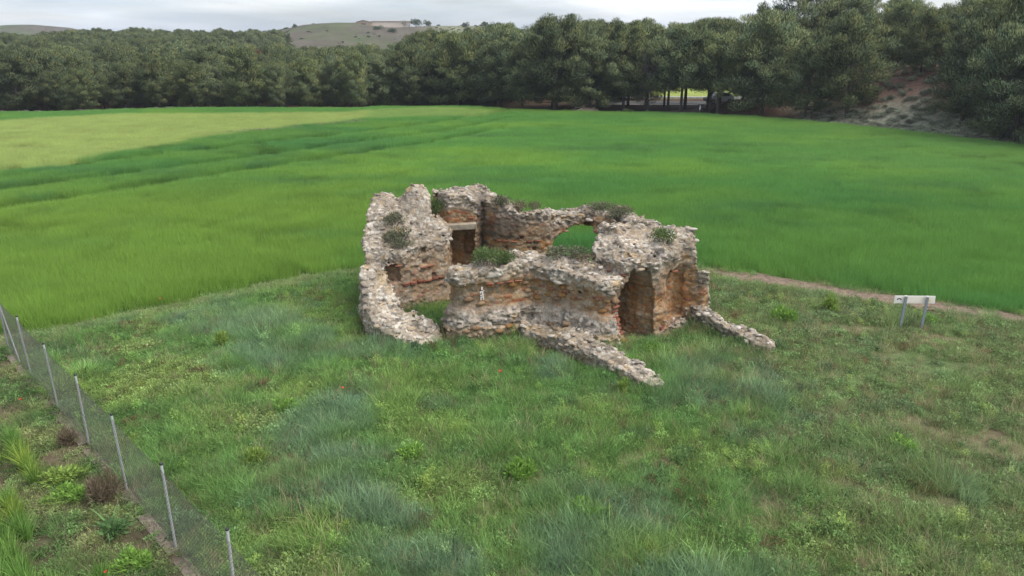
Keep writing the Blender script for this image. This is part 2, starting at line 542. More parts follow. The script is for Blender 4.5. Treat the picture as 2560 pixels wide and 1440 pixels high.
def ruin_plan(x, y):
    """for every part: plan distance (negative inside) and top height"""
    out = []
    n = 0.10 * fbm(x * 1.6, y * 1.6, 0, 3, 81)
    nh = 0.15 * fbm(x * 1.9, y * 1.9, 0, 3, 82) + 0.16 * fbm(x * 1.05, y * 1.05, 0, 2, 83)
    # left_wall: broad mass with its stepped broken end towards the front
    d = sdpoly(x, y, [(-5.45, 28.9), (-5.55, 27.2), (-5.35, 26.0), (-4.7, 25.75), (-4.05, 26.15), (-2.5, 27.35), (-2.42, 28.4), (-2.58, 29.0), (-2.75, 29.45), (-4.3, 29.55)])
    h = 2.62 + 0.62 * smooth(26.6, 28.6, y) * smooth(-3.6, -4.8, x) + 0.30 * smooth(-4.4, -5.2, x) * smooth(26.5, 27.4, y) - 0.75 * smooth(26.35, 25.85, y) * smooth(-4.5, -5.0, x)
    h = h + 1.30 * np.exp(-(np.abs((x + 3.72) / 0.62) ** 3 + np.abs((y - 28.95) / 0.55) ** 3)) + 0.25 * smooth(-2.6, -3.4, x) * smooth(27, 28, y) + 0.25 * smooth(28.3, 29.0, y)
    out.append((d, h + nh))
    # apse_wall: low curved stump at the front left
    cx, cy = -3.3, 25.2
    ang = np.degrees(np.arctan2(y - cy, x - cx)) % 360
    rr = np.hypot(x - cx, y - cy)
    d = np.maximum(np.abs(rr - 1.62) - 0.50, np.maximum((150 - ang), (ang - 305)) / 57.3 * 1.6)
    h = np.interp(ang, [150, 172, 182, 192, 198, 205, 214, 228, 245, 262, 280, 305], [2.2, 2.05, 1.95, 1.62, 1.45, 1.52, 1.38, 1.12, 0.88, 0.66, 0.42, 0.2])
    h = h - 0.55 * (rr - 1.45) * smooth(190, 215, ang)
    out.append((d, h + nh))
    # corner_pier
    d = sdpoly(x, y, [(-3.15, 29.45), (-2.55, 29.1), (-1.45, 29.25), (-1.25, 29.75), (-1.3, 30.7), (-2.4, 31.0), (-3.3, 30.6)])
    h = 3.98 - 0.10 * smooth(-1.9, -1.4, x) + 0.05 * nh - 0.35 * smooth(-1.75, -1.25, x) * smooth(30.2, 29.2, y)
    out.append((d, h + 0.4 * nh))
    # back_wall, bulging inwards between the niches
    d, h = polyline(x, y, [(-1.45, 30.55), (-0.35, 29.80), (0.35, 29.70), (1.15, 29.9), (1.6, 30.25)], [4.02, 3.62, 3.15, 3.1, 3.1])
    out.append((d - 0.50, h + nh))
    # arch_wall
    d, h = polyline(x, y, [(1.2, 29.95), (1.8, 30.35), (3.0, 30.55), (4.2, 30.2), (4.95, 29.3), (5.1, 28.3)], [3.05, 3.1, 3.12, 3.1, 3.1, 3.2])
    out.append((d - 0.43, h + 0.8 * nh))
    # right_wall: the thick mass around the entrance
    d = sdpoly(x, y, [(2.75, 24.6), (3.1, 25.6), (3.5, 27.0), (4.2, 28.2), (4.7, 28.9), (5.5, 28.5), (5.75, 27.3), (6.45, 26.2), (6.35, 25.15), (5.85, 25.0), (5.35, 24.15), (4.7, 23.75), (3.75, 23.5), (3.2, 24.2)])
    h = 2.90 + 0.30 * smooth(24.0, 26.5, y) - 0.28 * smooth(3.8, 2.9, x) + 0.1 * np.sin(x * 2.3)
    out.append((d, h + 1.3 * nh))
    # buttress at the outer right, ragged
    d = sdpoly(x, y, [(6.1, 25.1), (6.85, 24.95), (7.3, 25.35), (7.2, 26.0), (6.3, 26.4)])
    h = np.interp(x + 0.3 * n, [6.25, 6.48, 6.58, 7.0, 7.12, 7.3], [2.9, 2.65, 1.95, 1.75, 1.2, 0.8])
    out.append((d, h + nh))
    # front_wall: re-entrant bend in the middle
    d, h = polyline(x, y, [(-1.66, 24.10), (-0.4, 24.5), (0.75, 24.95), (1.9, 24.3), (3.1, 23.62)], [2.45, 2.58, 2.66, 2.62, 2.45])
    w = 0.47 + 0.16 * smooth(1.5, 3.0, x)
    out.append((d - w, h + nh))
    # two low walls running out from the entrance
    d, h = polyline(x, y, [(0.95, 23.75), (2.5, 22.15), (4.2, 19.95)], [0.62, 0.55, 0.42])
    out.append((d - np.interp(y, [19.5, 22.2, 23.5], [0.36, 0.46, 0.62]), h + 0.5 * nh))
    d, h = polyline(x, y, [(6.65, 25.25), (7.3, 24.35), (8.45, 22.85)], [0.75, 0.52, 0.34])
    out.append((d - 0.30, h + 0.5 * nh))
    # threshold ledge of the entrance
    d, h = polyline(x, y, [(3.9, 23.45), (5.0, 24.05), (6.0, 24.85)], [0.22, 0.26, 0.3])
    out.append((d - 0.22, h + 0.4 * nh))
    return out, n

def build_ruin():
    nx, ny, nz = RN
    gx = (RO[0] + VOX * np.arange(nx)).astype(np.float32)
    gy = (RO[1] + VOX * np.arange(ny)).astype(np.float32)
    gz = (RO[2] + VOX * np.arange(nz)).astype(np.float32)
    X, Y = np.meshgrid(gx, gy, indexing='ij')
    plan, pn = ruin_plan(X, Y)
    D = np.full((nx, ny, nz), 9.0, np.float32)
    W = np.zeros((nx, ny, nz), np.int8)
    TOP = np.zeros((nx, ny), np.float32) - 1
    Zr = gz[None, None, :]
    for k, (d, h) in enumerate(plan):
        d = d.astype(np.float32)
        h = h.astype(np.float32)
        TOP = np.where(d < 0.1, np.maximum(TOP, h), TOP)
        off = np.zeros(nz, np.float32)
        if PARTS[k] == 'front_wall':       # battered foot, ledge, hollowed band, overhanging cap
            off = np.interp(gz, [-1, 0.45, 0.62, 0.95, 1.18, 1.24, 1.6, 1.95, 2.08, 3], [0.26, 0.25, 0.20, 0.13, 0.03, -0.02, -0.05, -0.04, 0.06, 0.03])
        elif PARTS[k] == 'right_wall':
            off = np.interp(gz, [-1, 0.2, 0.8, 2.2, 2.5, 2.8, 4], [0.10, 0.06, -0.04, -0.08, 0.0, 0.07, 0.0])
        elif PARTS[k] in ('left_wall', 'back_wall', 'corner_pier'):
            off = np.interp(gz, [-1, 0.3, 0.7, 2.0, 2.4, 5], [0.08, 0.06, 0.0, -0.04, 0.02, 0.0])
        q = np.maximum(d[:, :, None] - off[None, None, :].astype(np.float32), Zr - h[:, :, None])
        m = q < D
        D = np.where(m, q, D)
        W[m] = k
    # --- hollows
    def carve(q):
        nonlocal D
        D = np.maximum(D, -q)
    XX, YY = X[:, :, None], Y[:, :, None]
    # broken hole through the arch wall
    ex = np.where(XX < 2.9, 1.22, 1.16)
    ez = np.where(Zr > 1.25, 1.32, 0.9)
    q = (np.sqrt(((XX - 2.88) / ex) ** 2 + ((Zr - 1.28) / ez) ** 2) - 1) * 0.9
    q = np.maximum(q + 0.17 * vnoise(XX * 2.2, YY * 0.8, Zr * 2.6, 91) + 0.10 * vnoise(XX * 6, YY * 2.0, Zr * 8, 92), np.maximum(YY - 31.6, 29.3 - YY)).astype(np.float32)
    carve(np.maximum(q, 1.4 - XX))
    # doorway niche below the lintel in the corner pier
    q = np.maximum.reduce([np.broadcast_to(-2.52 - XX, D.shape), np.broadcast_to(XX + 1.52, D.shape), np.broadcast_to(28.6 - YY, D.shape), np.broadcast_to(YY - 29.8, D.shape), np.broadcast_to(Zr - 2.62, D.shape)])
    carve(q)
    # a deeper slot inside that doorway and an opening low in the back wall
    q = np.maximum.reduce([np.abs(XX + 1.75) - 0.22 + 0 * Zr + 0 * YY, np.broadcast_to(np.maximum(YY - 29.98, 28.9 - YY), D.shape), np.abs(Zr - 1.9) - 0.55 + 0 * XX + 0 * YY])
    carve(q)
    q = (np.sqrt(((XX + 0.95) / 0.42) ** 2 + ((YY - 29.75) / 0.6) ** 2 + ((Zr - 1.0) / 0.40) ** 2) - 1) * 0.4
    carve(q.astype(np.float32))
    q = (np.sqrt(((XX - 1.35) / 0.55) ** 2 + ((YY - 29.5) / 0.6) ** 2 + ((Zr - 1.0) / 0.42) ** 2) - 1) * 0.45
    carve(q.astype(np.float32))
    # entrance niche in the right mass, roofed by the overhang
    ent = sdpoly(X, Y, [(3.75, 22.6), (3.72, 23.9), (3.62, 24.5), (3.70, 24.92), (3.90, 24.92), (4.08, 24.60), (4.36, 24.34), (4.80, 24.12), (5.1, 23.4)]).astype(np.float32)
    roof = 2.52 - 0.75 * smooth(-0.32, 0.0, ent) - 0.4 * smooth(25.2, 26.1, Y)
    carve(np.maximum(ent[:, :, None], Zr - roof[:, :, None].astype(np.float32)))
    # second, shallower recess beside it
    rec = sdpoly(X, Y, [(5.42, 24.0), (5.40, 24.75), (5.78, 25.25), (6.12, 25.18), (6.25, 24.6)]).astype(np.float32)
    carve(np.maximum.reduce([np.broadcast_to(rec[:, :, None], D.shape), np.broadcast_to(Zr - 2.25, D.shape), np.broadcast_to(0.42 - Zr, D.shape)]))
    # bite out of the front wall's end
    q = (np.sqrt(((XX - 3.95) / 0.50) ** 2 + ((YY - 23.2) / 0.85) ** 2 + ((Zr - 1.35) / 1.0) ** 2) - 1) * 0.5
    carve(q.astype(np.float32))
    # pocket in the broken end of the left wall
    q = np.maximum.reduce([np.abs(XX + 4.42) - 0.26 + 0 * YY + 0 * Zr, np.broadcast_to(np.maximum(YY - 26.25, 25.5 - YY), D.shape), np.abs(Zr - 1.72) - 0.36 + 0 * XX + 0 * YY])
    carve(q)
    # gap between the two left lumps
    q = (np.sqrt(((XX + 3.10) / 0.16) ** 2 + ((YY - 29.3) / 0.9) ** 2 + ((Zr - 4.0) / 0.75) ** 2) - 1) * 0.3
    carve(q.astype(np.float32))
    # small putlog holes
    rg = np.random.default_rng(5)
    for hx, hy, hz, r in [(-3.3, 26.75, 1.9, .09), (-3.0, 27.0, 1.35, .08), (0.4, 29.2, 2.2, .08), (-0.2, 29.3, 1.75, .1), (0.9, 29.4, 1.7, .09), (-3.6, 26.5, 1.15, .07), (-3.35, 26.7, 2.35, .1), (2.3, 23.6, 1.85, .08)]:
        carve((np.sqrt((XX - hx) ** 2 + ((YY - hy) * 0.6) ** 2 + (Zr - hz) ** 2) - r).astype(np.float32))

    # --- rubble relief in a narrow band
    bi = np.nonzero(np.abs(D) < 0.24)
    P = np.stack([gx[bi[0]], gy[bi[1]], gz[bi[2]]], -1)
    d = D[bi]
    top = TOP[bi[0], bi[1]]
    wk = W[bi]
    under = top - P[:, 2]
    tn = fbm(P[:, 0] * 1.1, P[:, 1] * 1.1, P[:, 2] * 1.1, 2, 95)
    capt = smooth(0.62, 0.15, under + 0.25 * tn)
    low = np.isin(wk, [1, 8, 9])
    capt = np.maximum(capt, low * 0.9)
    f1, f2, i1 = worley(P / np.array((0.29, 0.29, 0.125), np.float32), 1)
    g1, g2, i2 = worley(P / np.array((0.14, 0.14, 0.075), np.float32), 2)
    e1, e2 = np.clip((f2 - f1) / 0.30, 0, 1), np.clip((g2 - g1) / 0.32, 0, 1)
    pick = fbm(P[:, 0] * 2.1, P[:, 1] * 2.1, P[:, 2] * 2.6, 2, 97) + 0.35 * capt > 0.12
    e = np.where(pick, e2, e1)
    amp = np.where(pick, 0.030, 0.040) * (0.65 + 0.5 * capt)
    big = fbm(P[:, 0] * 1.3, P[:, 1] * 1.3, P[:, 2] * 1.5, 4, 99)
    ii = np.where(pick, i2, i1)
    fine = fbm(P[:, 0] * 7.0, P[:, 1] * 7.0, P[:, 2] * 8.5, 2, 100)
    d = d + 0.13 * big * (0.6 + 0.8 * capt + 0.7 * np.isin(wk, [5, 6])) + 0.042 * fine - amp * (smooth(0.0, 0.55, e) - 0.6) - (0.035 + 0.075 * capt) * (ii - 0.5)
    D[bi] = d
    D[:, :, 0] = 1.0
    # attributes looked up per surface vertex later
    AT = {}

    # --- surface nets
    S = D < 0
    c = np.zeros((nx - 1, ny - 1, nz - 1), np.int8)
    corners = [(a, b, g) for a in (0, 1) for b in (0, 1) for g in (0, 1)]
    for a, b, g in corners:
        c += S[a:nx - 1 + a, b:ny - 1 + b, g:nz - 1 + g]
    mixed = (c > 0) & (c < 8)
    ci = np.stack(np.nonzero(mixed), -1)
    ID = np.full(mixed.shape, -1, np.int32)
    ID[mixed] = np.arange(len(ci))
    vals = {k: D[ci[:, 0] + k[0], ci[:, 1] + k[1], ci[:, 2] + k[2]] for k in corners}
    acc = np.zeros((len(ci), 3), np.float32)
    cnt = np.zeros(len(ci), np.float32)
    for k in corners:
        for ax in range(3):
            if k[ax] == 0:
                k2 = tuple(1 if j == ax else k[j] for j in range(3))
                va, vb = vals[k], vals[k2]
                m = (va < 0) != (vb < 0)
                t = np.where(m, va / np.where(m, va - vb, 1), 0)
                p = np.tile(np.array(k, np.float32), (len(ci), 1))
                p[:, ax] += t
                acc += p * m[:, None]
                cnt += m
    V = (ci + acc / cnt[:, None]) * VOX + RO
    quads = []
    for ax in range(3):
        sl0 = [slice(None)] * 3
        sl1 = [slice(None)] * 3
        sl0[ax] = slice(0, -1)
        sl1[ax] = slice(1, None)
        cr = S[tuple(sl0)] != S[tuple(sl1)]
        e_ = np.stack(np.nonzero(cr), -1)
        u, w_ = (ax + 1) % 3, (ax + 2) % 3
        ok = (e_[:, u] > 0) & (e_[:, w_] > 0) & (e_[:, u] < RN[u] - 1) & (e_[:, w_] < RN[w_] - 1)
        e_ = e_[ok]
        def cell(du, dw):
            q = e_.copy()
            q[:, u] += du
            q[:, w_] += dw
            return ID[q[:, 0], q[:, 1], q[:, 2]]
        Q = np.stack([cell(-1, -1), cell(0, -1), cell(0, 0), cell(-1, 0)], -1)
        ins = S[e_[:, 0], e_[:, 1], e_[:, 2]]
        Q[~ins] = Q[~ins][:, ::-1]
        quads.append(Q)
    Q = np.concatenate(quads)
    Q = Q[(Q >= 0).all(1)]
    # --- vertex colours: the stones' own colours, mortar, lichen, stains and dark patches
    P = V.astype(np.float32)
    px = np.clip(((P[:, 0] - RO[0]) / VOX).astype(int), 0, nx - 1)
    py = np.clip(((P[:, 1] - RO[1]) / VOX).astype(int), 0, ny - 1)
    pz = np.clip(((P[:, 2] - RO[2]) / VOX).astype(int), 0, nz - 1)
    wk = W[px, py, pz]
    under = TOP[px, py] - P[:, 2]
    tn = fbm(P[:, 0] * 1.1, P[:, 1] * 1.1, P[:, 2] * 1.1, 2, 95)
    capt = smooth(0.60, 0.10, under + 0.40 * tn)
    capt = np.where(np.isin(wk, [1, 8, 9]), np.maximum(capt, 0.80 + 0.2 * tn), capt)
    f1, f2, i1 = worley(P / np.array((0.29, 0.29, 0.125), np.float32), 1)
    g1, g2, i2 = worley(P / np.array((0.14, 0.14, 0.075), np.float32), 2)
    e1, e2 = np.clip((f2 - f1) / 0.30, 0, 1), np.clip((g2 - g1) / 0.32, 0, 1)
    pick = fbm(P[:, 0] * 2.1, P[:, 1] * 2.1, P[:, 2] * 2.6, 2, 97) + 0.35 * capt > 0.12
    e = np.where(pick, e2, e1)
    ii = np.where(pick, i2, i1)
    pal = np.array([(0.270, 0.155, 0.072), (0.330, 0.200, 0.095), (0.215, 0.135, 0.072), (0.350, 0.240, 0.135), (0.310, 0.155, 0.055), (0.215, 0.165, 0.115), (0.360, 0.275, 0.185), (0.290, 0.115, 0.055)])
    pale = np.array([(0.42, 0.365, 0.295), (0.49, 0.435, 0.365), (0.37, 0.31, 0.24), (0.30, 0.252, 0.20), (0.45, 0.385, 0.305), (0.38, 0.295, 0.205), (0.54, 0.485, 0.415), (0.33, 0.28, 0.23)])
    k = np.minimum((ii * 8).astype(int), 7)
    C = pal[k]
    zone = fbm(P[:, 0] * 0.55, P[:, 1] * 0.55, P[:, 2] * 0.9, 3, 103)
    warm = np.exp(-(((P[:, 0] - 3.5) / 0.55) ** 2 + ((P[:, 1] - 23.4) / 0.9) ** 2)) + np.exp(-(((P[:, 0] - 6.1) / 0.5) ** 2 + ((P[:, 1] - 25.1) / 0.5) ** 2 + ((P[:, 2] - 1.2) / 1.1) ** 2)) + np.exp(-(((P[:, 0] - 5.15) / 0.25) ** 2 + ((P[:, 1] - 24.3) / 0.4) ** 2)) + np.exp(-(((P[:, 0] + 2.1) / 0.6) ** 2 + ((P[:, 1] - 29.8) / 0.9) ** 2 + ((P[:, 2] - 1.2) / 1.2) ** 2))
    C = col_mix(C, (0.36, 0.165, 0.060), np.clip(warm, 0, 1) * 0.62 * smooth(2.5, 2.1, P[:, 2]))
    grey = smooth(0.05, 0.45, zone)
    C = col_mix(C, (0.27, 0.245, 0.215), grey * 0.40)
    mort = np.array((0.330, 0.255, 0.175))
    C = col_mix(C, mort, (1 - smooth(0.10, 0.45, e)) * 0.55)
    Cp = pale[k]
    Cp = col_mix(Cp, (0.17, 0.142, 0.112), (1 - smooth(0.04, 0.30, e)) * 0.75)
    Cp = Cp * (0.82 + 0.36 * smooth(-0.3, 0.5, fbm(P[:, 0] * 0.9, P[:, 1] * 0.9, P[:, 2] * 0.9, 2, 113)))[:, None]
    C = C * (1 - capt[:, None]) + Cp * capt[:, None]
    # left wall's face and the front foot are greyer and paler
    C = col_mix(C, Cp * 0.80, np.where((wk == 0) & (P[:, 1] < 28.3), 0.55, 0.0) * (0.6 + 0.4 * tn))
    ledge = (wk == 7) & (P[:, 2] < 1.2) & (P[:, 2] > 0.55)
    C = col_mix(C, (0.34, 0.295, 0.255), np.where(ledge, 0.45, 0.0) * smooth(-0.5, 0.3, zone))
    foot = (wk == 7) & (P[:, 2] < 0.58)
    C = col_mix(C, (0.41, 0.290, 0.185), np.where(foot, 0.70, 0.0))
    # dark lichen, then near-black patches at the pier corner, niche and back wall
    li = fbm(P[:, 0] * 4.5, P[:, 1] * 4.5, P[:, 2] * 4.5, 3, 107)
    C = col_mix(C, (0.055, 0.052, 0.048), smooth(0.04, 0.38, li) * (0.25 + 0.45 * capt) * smooth(-0.5, 0.1, zone))
    dark_patch = np.exp(-(((P[:, 0] + 1.25) / 0.22) ** 2)) * smooth(29.0, 29.3, P[:, 1]) * (P[:, 1] < 30.5) * (P[:, 2] < 4.0)
    dark_patch = np.maximum(dark_patch, np.exp(-((P[:, 0] - 3.72) / 0.18) ** 2 - ((P[:, 1] - 25.2) / 0.8) ** 2) * 0.8)
    dark_patch = np.maximum(dark_patch, smooth(2.05, 2.25, P[:, 2]) * smooth(3.2, 2.7, P[:, 2]) * (wk == 3) * 0.75 * smooth(0.6, 0.0, P[:, 0]))
    C = col_mix(C, (0.045, 0.043, 0.042), np.clip(dark_patch, 0, 1) * 0.75)
    orange = smooth(0.35, 0.6, fbm(P[:, 0] * 1.7, P[:, 1] * 1.7, P[:, 2] * 1.7, 2, 109))
    C = col_mix(C, (0.42, 0.27, 0.10), orange * 0.4 * capt)
    soil = smooth(0.05, 0.4, fbm(P[:, 0] * 1.9, P[:, 1] * 1.9, P[:, 2] * 1.9, 3, 111)) * capt
    C = col_mix(C, (0.185, 0.145, 0.100), soil * 0.6)
    C = np.clip(C, 0.02, 0.7)

    m, N, L = nodes_of('ruin_masonry')
    out = N.new('ShaderNodeOutputMaterial')
    bs = N.new('ShaderNodeBsdfPrincipled')
    a = N.new('ShaderNodeAttribute')
    a.attribute_name = 'col'
    g = N.new('ShaderNodeNewGeometry')
    f1_ = noise_node(N, L, 26.0, 5.0, 0.65, g.outputs['Position'])
    f2_ = noise_node(N, L, 7.0, 4.0, 0.6, g.outputs['Position'])
    cc = mixrgb(N, L, a.outputs['Color'], maprange(N, L, f1_, 0.3, 0.7, 0.68, 1.32), 1.0, 'MULTIPLY')
    cc = mixrgb(N, L, cc, maprange(N, L, f2_, 0.3, 0.7, 0.82, 1.18), 1.0, 'MULTIPLY')
    L.new(cc, bs.inputs['Base Color'])
    bs.inputs['Roughness'].default_value = 0.95
    bs.inputs['Specular IOR Level'].default_value = 0.15
    bp = N.new('ShaderNodeBump')
    bp.inputs['Strength'].default_value = 0.7
    bp.inputs['Distance'].default_value = 0.03
    L.new(f1_, bp.inputs['Height'])
    L.new(bp.outputs['Normal'], bs.inputs['Normal'])
    L.new(bs.outputs['BSDF'], out.inputs['Surface'])

    root = thing('ruined_building', (0.9, 26.7, 0), 'roofless round ruin of rubble stone and brick in the meadow', 'ruin')
    fw = wk[Q[:, 0]]
    base = np.array((0.9, 26.7, 0))
    parts = []
    for kk, nm in enumerate(PARTS):
        q = Q[fw == kk]
        if not len(q):
            parts.append(None)
            continue
        u, inv = np.unique(q, return_inverse=True)
        me = mesh_np(nm, V[u] - base, inv.reshape(-1, 4), {'col': ('FLOAT_COLOR', C[u])}, m, False)
        o = link(nm, me, root)
        parts.append(o)
    for kk, lb in ((1, 'low curved stump of pale rubble with an open top'), (2, 'tall flat-faced pier above the stone lintel'), (4, 'wall with a broken hole that shows the green field'),
                   (8, 'long low wall running out to the front'), (9, 'shorter low wall running out from the right end')):
        parts[kk]['label'] = lb
    # surface normals for placing loose stones
    tri_n = np.cross(V[Q[:, 1]] - V[Q[:, 0]], V[Q[:, 3]] - V[Q[:, 0]])
    tri_c = V[Q].mean(1)
    ln = np.linalg.norm(tri_n, axis=1)
    tri_n = tri_n / (ln[:, None] + 1e-9)
    return root, parts, base, tri_c, tri_n, fw, TOP, plan

RUIN, RPARTS, RBASE, RC, RNRM, RW, RTOP, RPLAN = build_ruin()
RD2 = np.minimum.reduce([d for d, _ in RPLAN])

def ruin_dist(x, y):
    ix = np.clip(((np.asarray(x) - RO[0]) / VOX).astype(int), 0, RN[0] - 1)
    iy = np.clip(((np.asarray(y) - RO[1]) / VOX).astype(int), 0, RN[1] - 1)
    inside = (x > RO[0]) & (x < RO[0] + RN[0] * VOX) & (y > RO[1]) & (y < RO[1] + RN[1] * VOX)
    return np.where(inside, RD2[ix, iy], 5.0)

# ---- individual stones bedded in the wall tops, low walls and faces
def rock_mesh(seed, mat):
    rg = np.random.default_rng(seed)
    t = (1 + 5 ** 0.5) / 2
    v = np.array([(-1, t, 0), (1, t, 0), (-1, -t, 0), (1, -t, 0), (0, -1, t), (0, 1, t), (0, -1, -t), (0, 1, -t), (t, 0, -1), (t, 0, 1), (-t, 0, -1), (-t, 0, 1)], float)
    v /= np.linalg.norm(v[0])
    f = [(0, 11, 5), (0, 5, 1), (0, 1, 7), (0, 7, 10), (0, 10, 11), (1, 5, 9), (5, 11, 4), (11, 10, 2), (10, 7, 6), (7, 1, 8), (3, 9, 4), (3, 4, 2), (3, 2, 6), (3, 6, 8), (3, 8, 9), (4, 9, 5), (2, 4, 11), (6, 2, 10), (8, 6, 7), (9, 8, 1)]
    v = v * (1 + 0.4 * (rg.random((12, 1)) - 0.5)) + 0.4 * (rg.random((12, 3)) - 0.5)
    p = 5.0                                                    # squarish blocks
    n = (np.abs(v) ** p).sum(1) ** (1 / p)
    v = v / n[:, None] * (0.9 + 0.2 * rg.random((12, 1)))
    v *= np.array((0.5, 0.36 + 0.1 * rg.random(), 0.24 + 0.1 * rg.random()))
    return mesh_np('stone', v, np.array(f), None, mat, False)

def stone_mat(name, cols):
    m, N, L = nodes_of(name)
    out = N.new('ShaderNodeOutputMaterial')
    b = N.new('ShaderNodeBsdfPrincipled')
    oi = N.new('ShaderNodeObjectInfo')
    rp = N.new('ShaderNodeValToRGB')
    rp.color_ramp.interpolation = 'CONSTANT'
    while len(rp.color_ramp.elements) < len(cols):
        rp.color_ramp.elements.new(0.5)
    for i, c in enumerate(cols):
        rp.color_ramp.elements[i].position = i / len(cols)
        rp.color_ramp.elements[i].color = tuple(c) + (1,)
    L.new(oi.outputs['Random'], rp.inputs['Fac'])
    g = N.new('ShaderNodeNewGeometry')
    f = noise_node(N, L, 16.0, 6.0, 0.7, g.outputs['Position'])
    c = mixrgb(N, L, rp.outputs['Color'], maprange(N, L, f, 0.3, 0.7, 0.55, 1.3), 1.0, 'MULTIPLY')
    L.new(c, b.inputs['Base Color'])
    b.inputs['Roughness'].default_value = 0.95
    b.inputs['Specular IOR Level'].default_value = 0.15
    bp = N.new('ShaderNodeBump')
    bp.inputs['Strength'].default_value = 0.6
    bp.inputs['Distance'].default_value = 0.02
    L.new(f, bp.inputs['Height'])
    L.new(bp.outputs['Normal'], b.inputs['Normal'])
    L.new(b.outputs['BSDF'], out.inputs['Surface'])
    return m

M_PALE = stone_mat('pale_limestone', [(0.43, 0.38, 0.32), (0.52, 0.47, 0.41), (0.34, 0.29, 0.235), (0.39, 0.31, 0.225), (0.48, 0.43, 0.37), (0.28, 0.235, 0.19)])
M_TAN = stone_mat('tan_sandstone', [(0.27, 0.17, 0.085), (0.31, 0.21, 0.12), (0.23, 0.15, 0.09), (0.34, 0.24, 0.15), (0.28, 0.15, 0.06)])
M_BRICK = stone_mat('old_red_brick', [(0.27, 0.105, 0.065), (0.23, 0.085, 0.055), (0.31, 0.140, 0.085), (0.22, 0.095, 0.065)])
PALE_ROCKS = [rock_mesh(200 + i, M_PALE) for i in range(7)]
TAN_ROCKS = [rock_mesh(300 + i, M_TAN) for i in range(5)]

def bed_stones():
    rg = np.random.default_rng(11)
    up = RNRM[:, 2] > 0.55
    side = (np.abs(RNRM[:, 2]) < 0.35) & (RNRM[:, 1] < -0.1)
    top = RTOP[np.clip(((RC[:, 0] - RO[0]) / VOX).astype(int), 0, RN[0] - 1), np.clip(((RC[:, 1] - RO[1]) / VOX).astype(int), 0, RN[1] - 1)]
    near_top = (top - RC[:, 2]) < 0.35
    placed = np.zeros((0, 3))
    jobs = [(8, up & near_top, 44, 0.23, (0.12, 0.32)), (9, up & near_top, 26, 0.22, (0.12, 0.32)), (7, up & near_top, 50, 0.28, (0.12, 0.40)), (5, up & near_top, 36, 0.38, (0.12, 0.36)),
            (1, up, 26, 0.36, (0.12, 0.36)), (0, up & near_top, 22, 0.42, (0.12, 0.34)), (4, up & near_top, 10, 0.4, (0.18, 0.36)), (3, up & near_top, 12, 0.4, (0.18, 0.36))]
    for part, mask, n, r, sz in jobs:
        idx = np.nonzero((RW == part) & mask & (RC[:, 2] > 0.12))[0]
        rg.shuffle(idx)
        got = 0
        for i in idx:
            p = RC[i]
            if len(placed) and (np.linalg.norm(placed - p, axis=1) < r).any():
                continue
            placed = np.vstack([placed, p])
            s = rg.uniform(*sz)
            link('stone', PALE_ROCKS[rg.integers(7)], RPARTS[part], p - RBASE - np.array((0, 0, 0.10 * s)),
                 (rg.normal(0, .14), rg.normal(0, .14), rg.uniform(0, 6.28)), (s, s, s * rg.uniform(0.6, 0.95)))
            got += 1
            if got >= n:
                break
    # tan blocks showing in the hollowed band of the front wall and in the face of the foot
    idx = np.nonzero((RW == 7) & side & (((RC[:, 2] > 1.25) & (RC[:, 2] < 1.95)) | ((RC[:, 2] > 0.2) & (RC[:, 2] < 0.7))))[0]
    rg.shuffle(idx)
    got = 0
    pl = np.zeros((0, 3))
    for i in idx:
        p = RC[i]
        if len(pl) and (np.linalg.norm((pl - p) * (1, 1, 1.5), axis=1) < 0.33).any():
            continue
        pl = np.vstack([pl, p])
        s = rg.uniform(0.26, 0.40)
        nrm = RNRM[i]
        link('stone', TAN_ROCKS[rg.integers(5)], RPARTS[7], p - RBASE - nrm * (0.02 + 0.06 * s), (rg.normal(0, .1), rg.normal(0, .1), math.atan2(nrm[1], nrm[0]) + math.pi / 2 + rg.normal(0, .1)), s)
        got += 1
        if got >= 30:
            break

bed_stones()

def brick_mesh(i):
    rg = np.random.default_rng(400 + i)
    b = MB().box((0, 0, 0), (0.27, 0.14, 0.042))
    v = np.array(b.v) + rg.normal(0, 0.006, (8, 3))
    return mesh_np('brick', v, np.array(b.f), None, M_BRICK)

BRICKS = [brick_mesh(i) for i in range(4)]

def brick_band(part, a, b, z0, z1, keep=0.8, seed=0, depth=0.0):
    """a levelling course of thin bricks along a wall face, set on the face by looking up the surface"""
    rg = np.random.default_rng(seed)
    a, b = np.array(a, float), np.array(b, float)
    n = max(2, int(np.linalg.norm(b - a) / 0.29))
    idx = np.nonzero((RW == part))[0]
    for k in range(n):
        if rg.random() > keep:
            continue
        t = (k + 0.5) / n
        p = a + (b - a) * t
        z = z0 + (z1 - z0) * t
        q = np.array((p[0], p[1], z))
        c = RC[idx] - q
        dd = (c[:, 0] ** 2 + c[:, 1] ** 2) + 9 * c[:, 2] ** 2
        j = idx[np.argmin(dd)]
        s = RC[j]
        dirv = (b - a) / np.linalg.norm(b - a)
        link('brick', BRICKS[rg.integers(4)], RPARTS[part], np.array((s[0], s[1], z)) - RBASE, (rg.normal(0, .03), rg.normal(0, .03), math.atan2(dirv[1], dirv[0]) + rg.normal(0, .05)), (1, 1, rg.uniform(0.9, 1.2)))

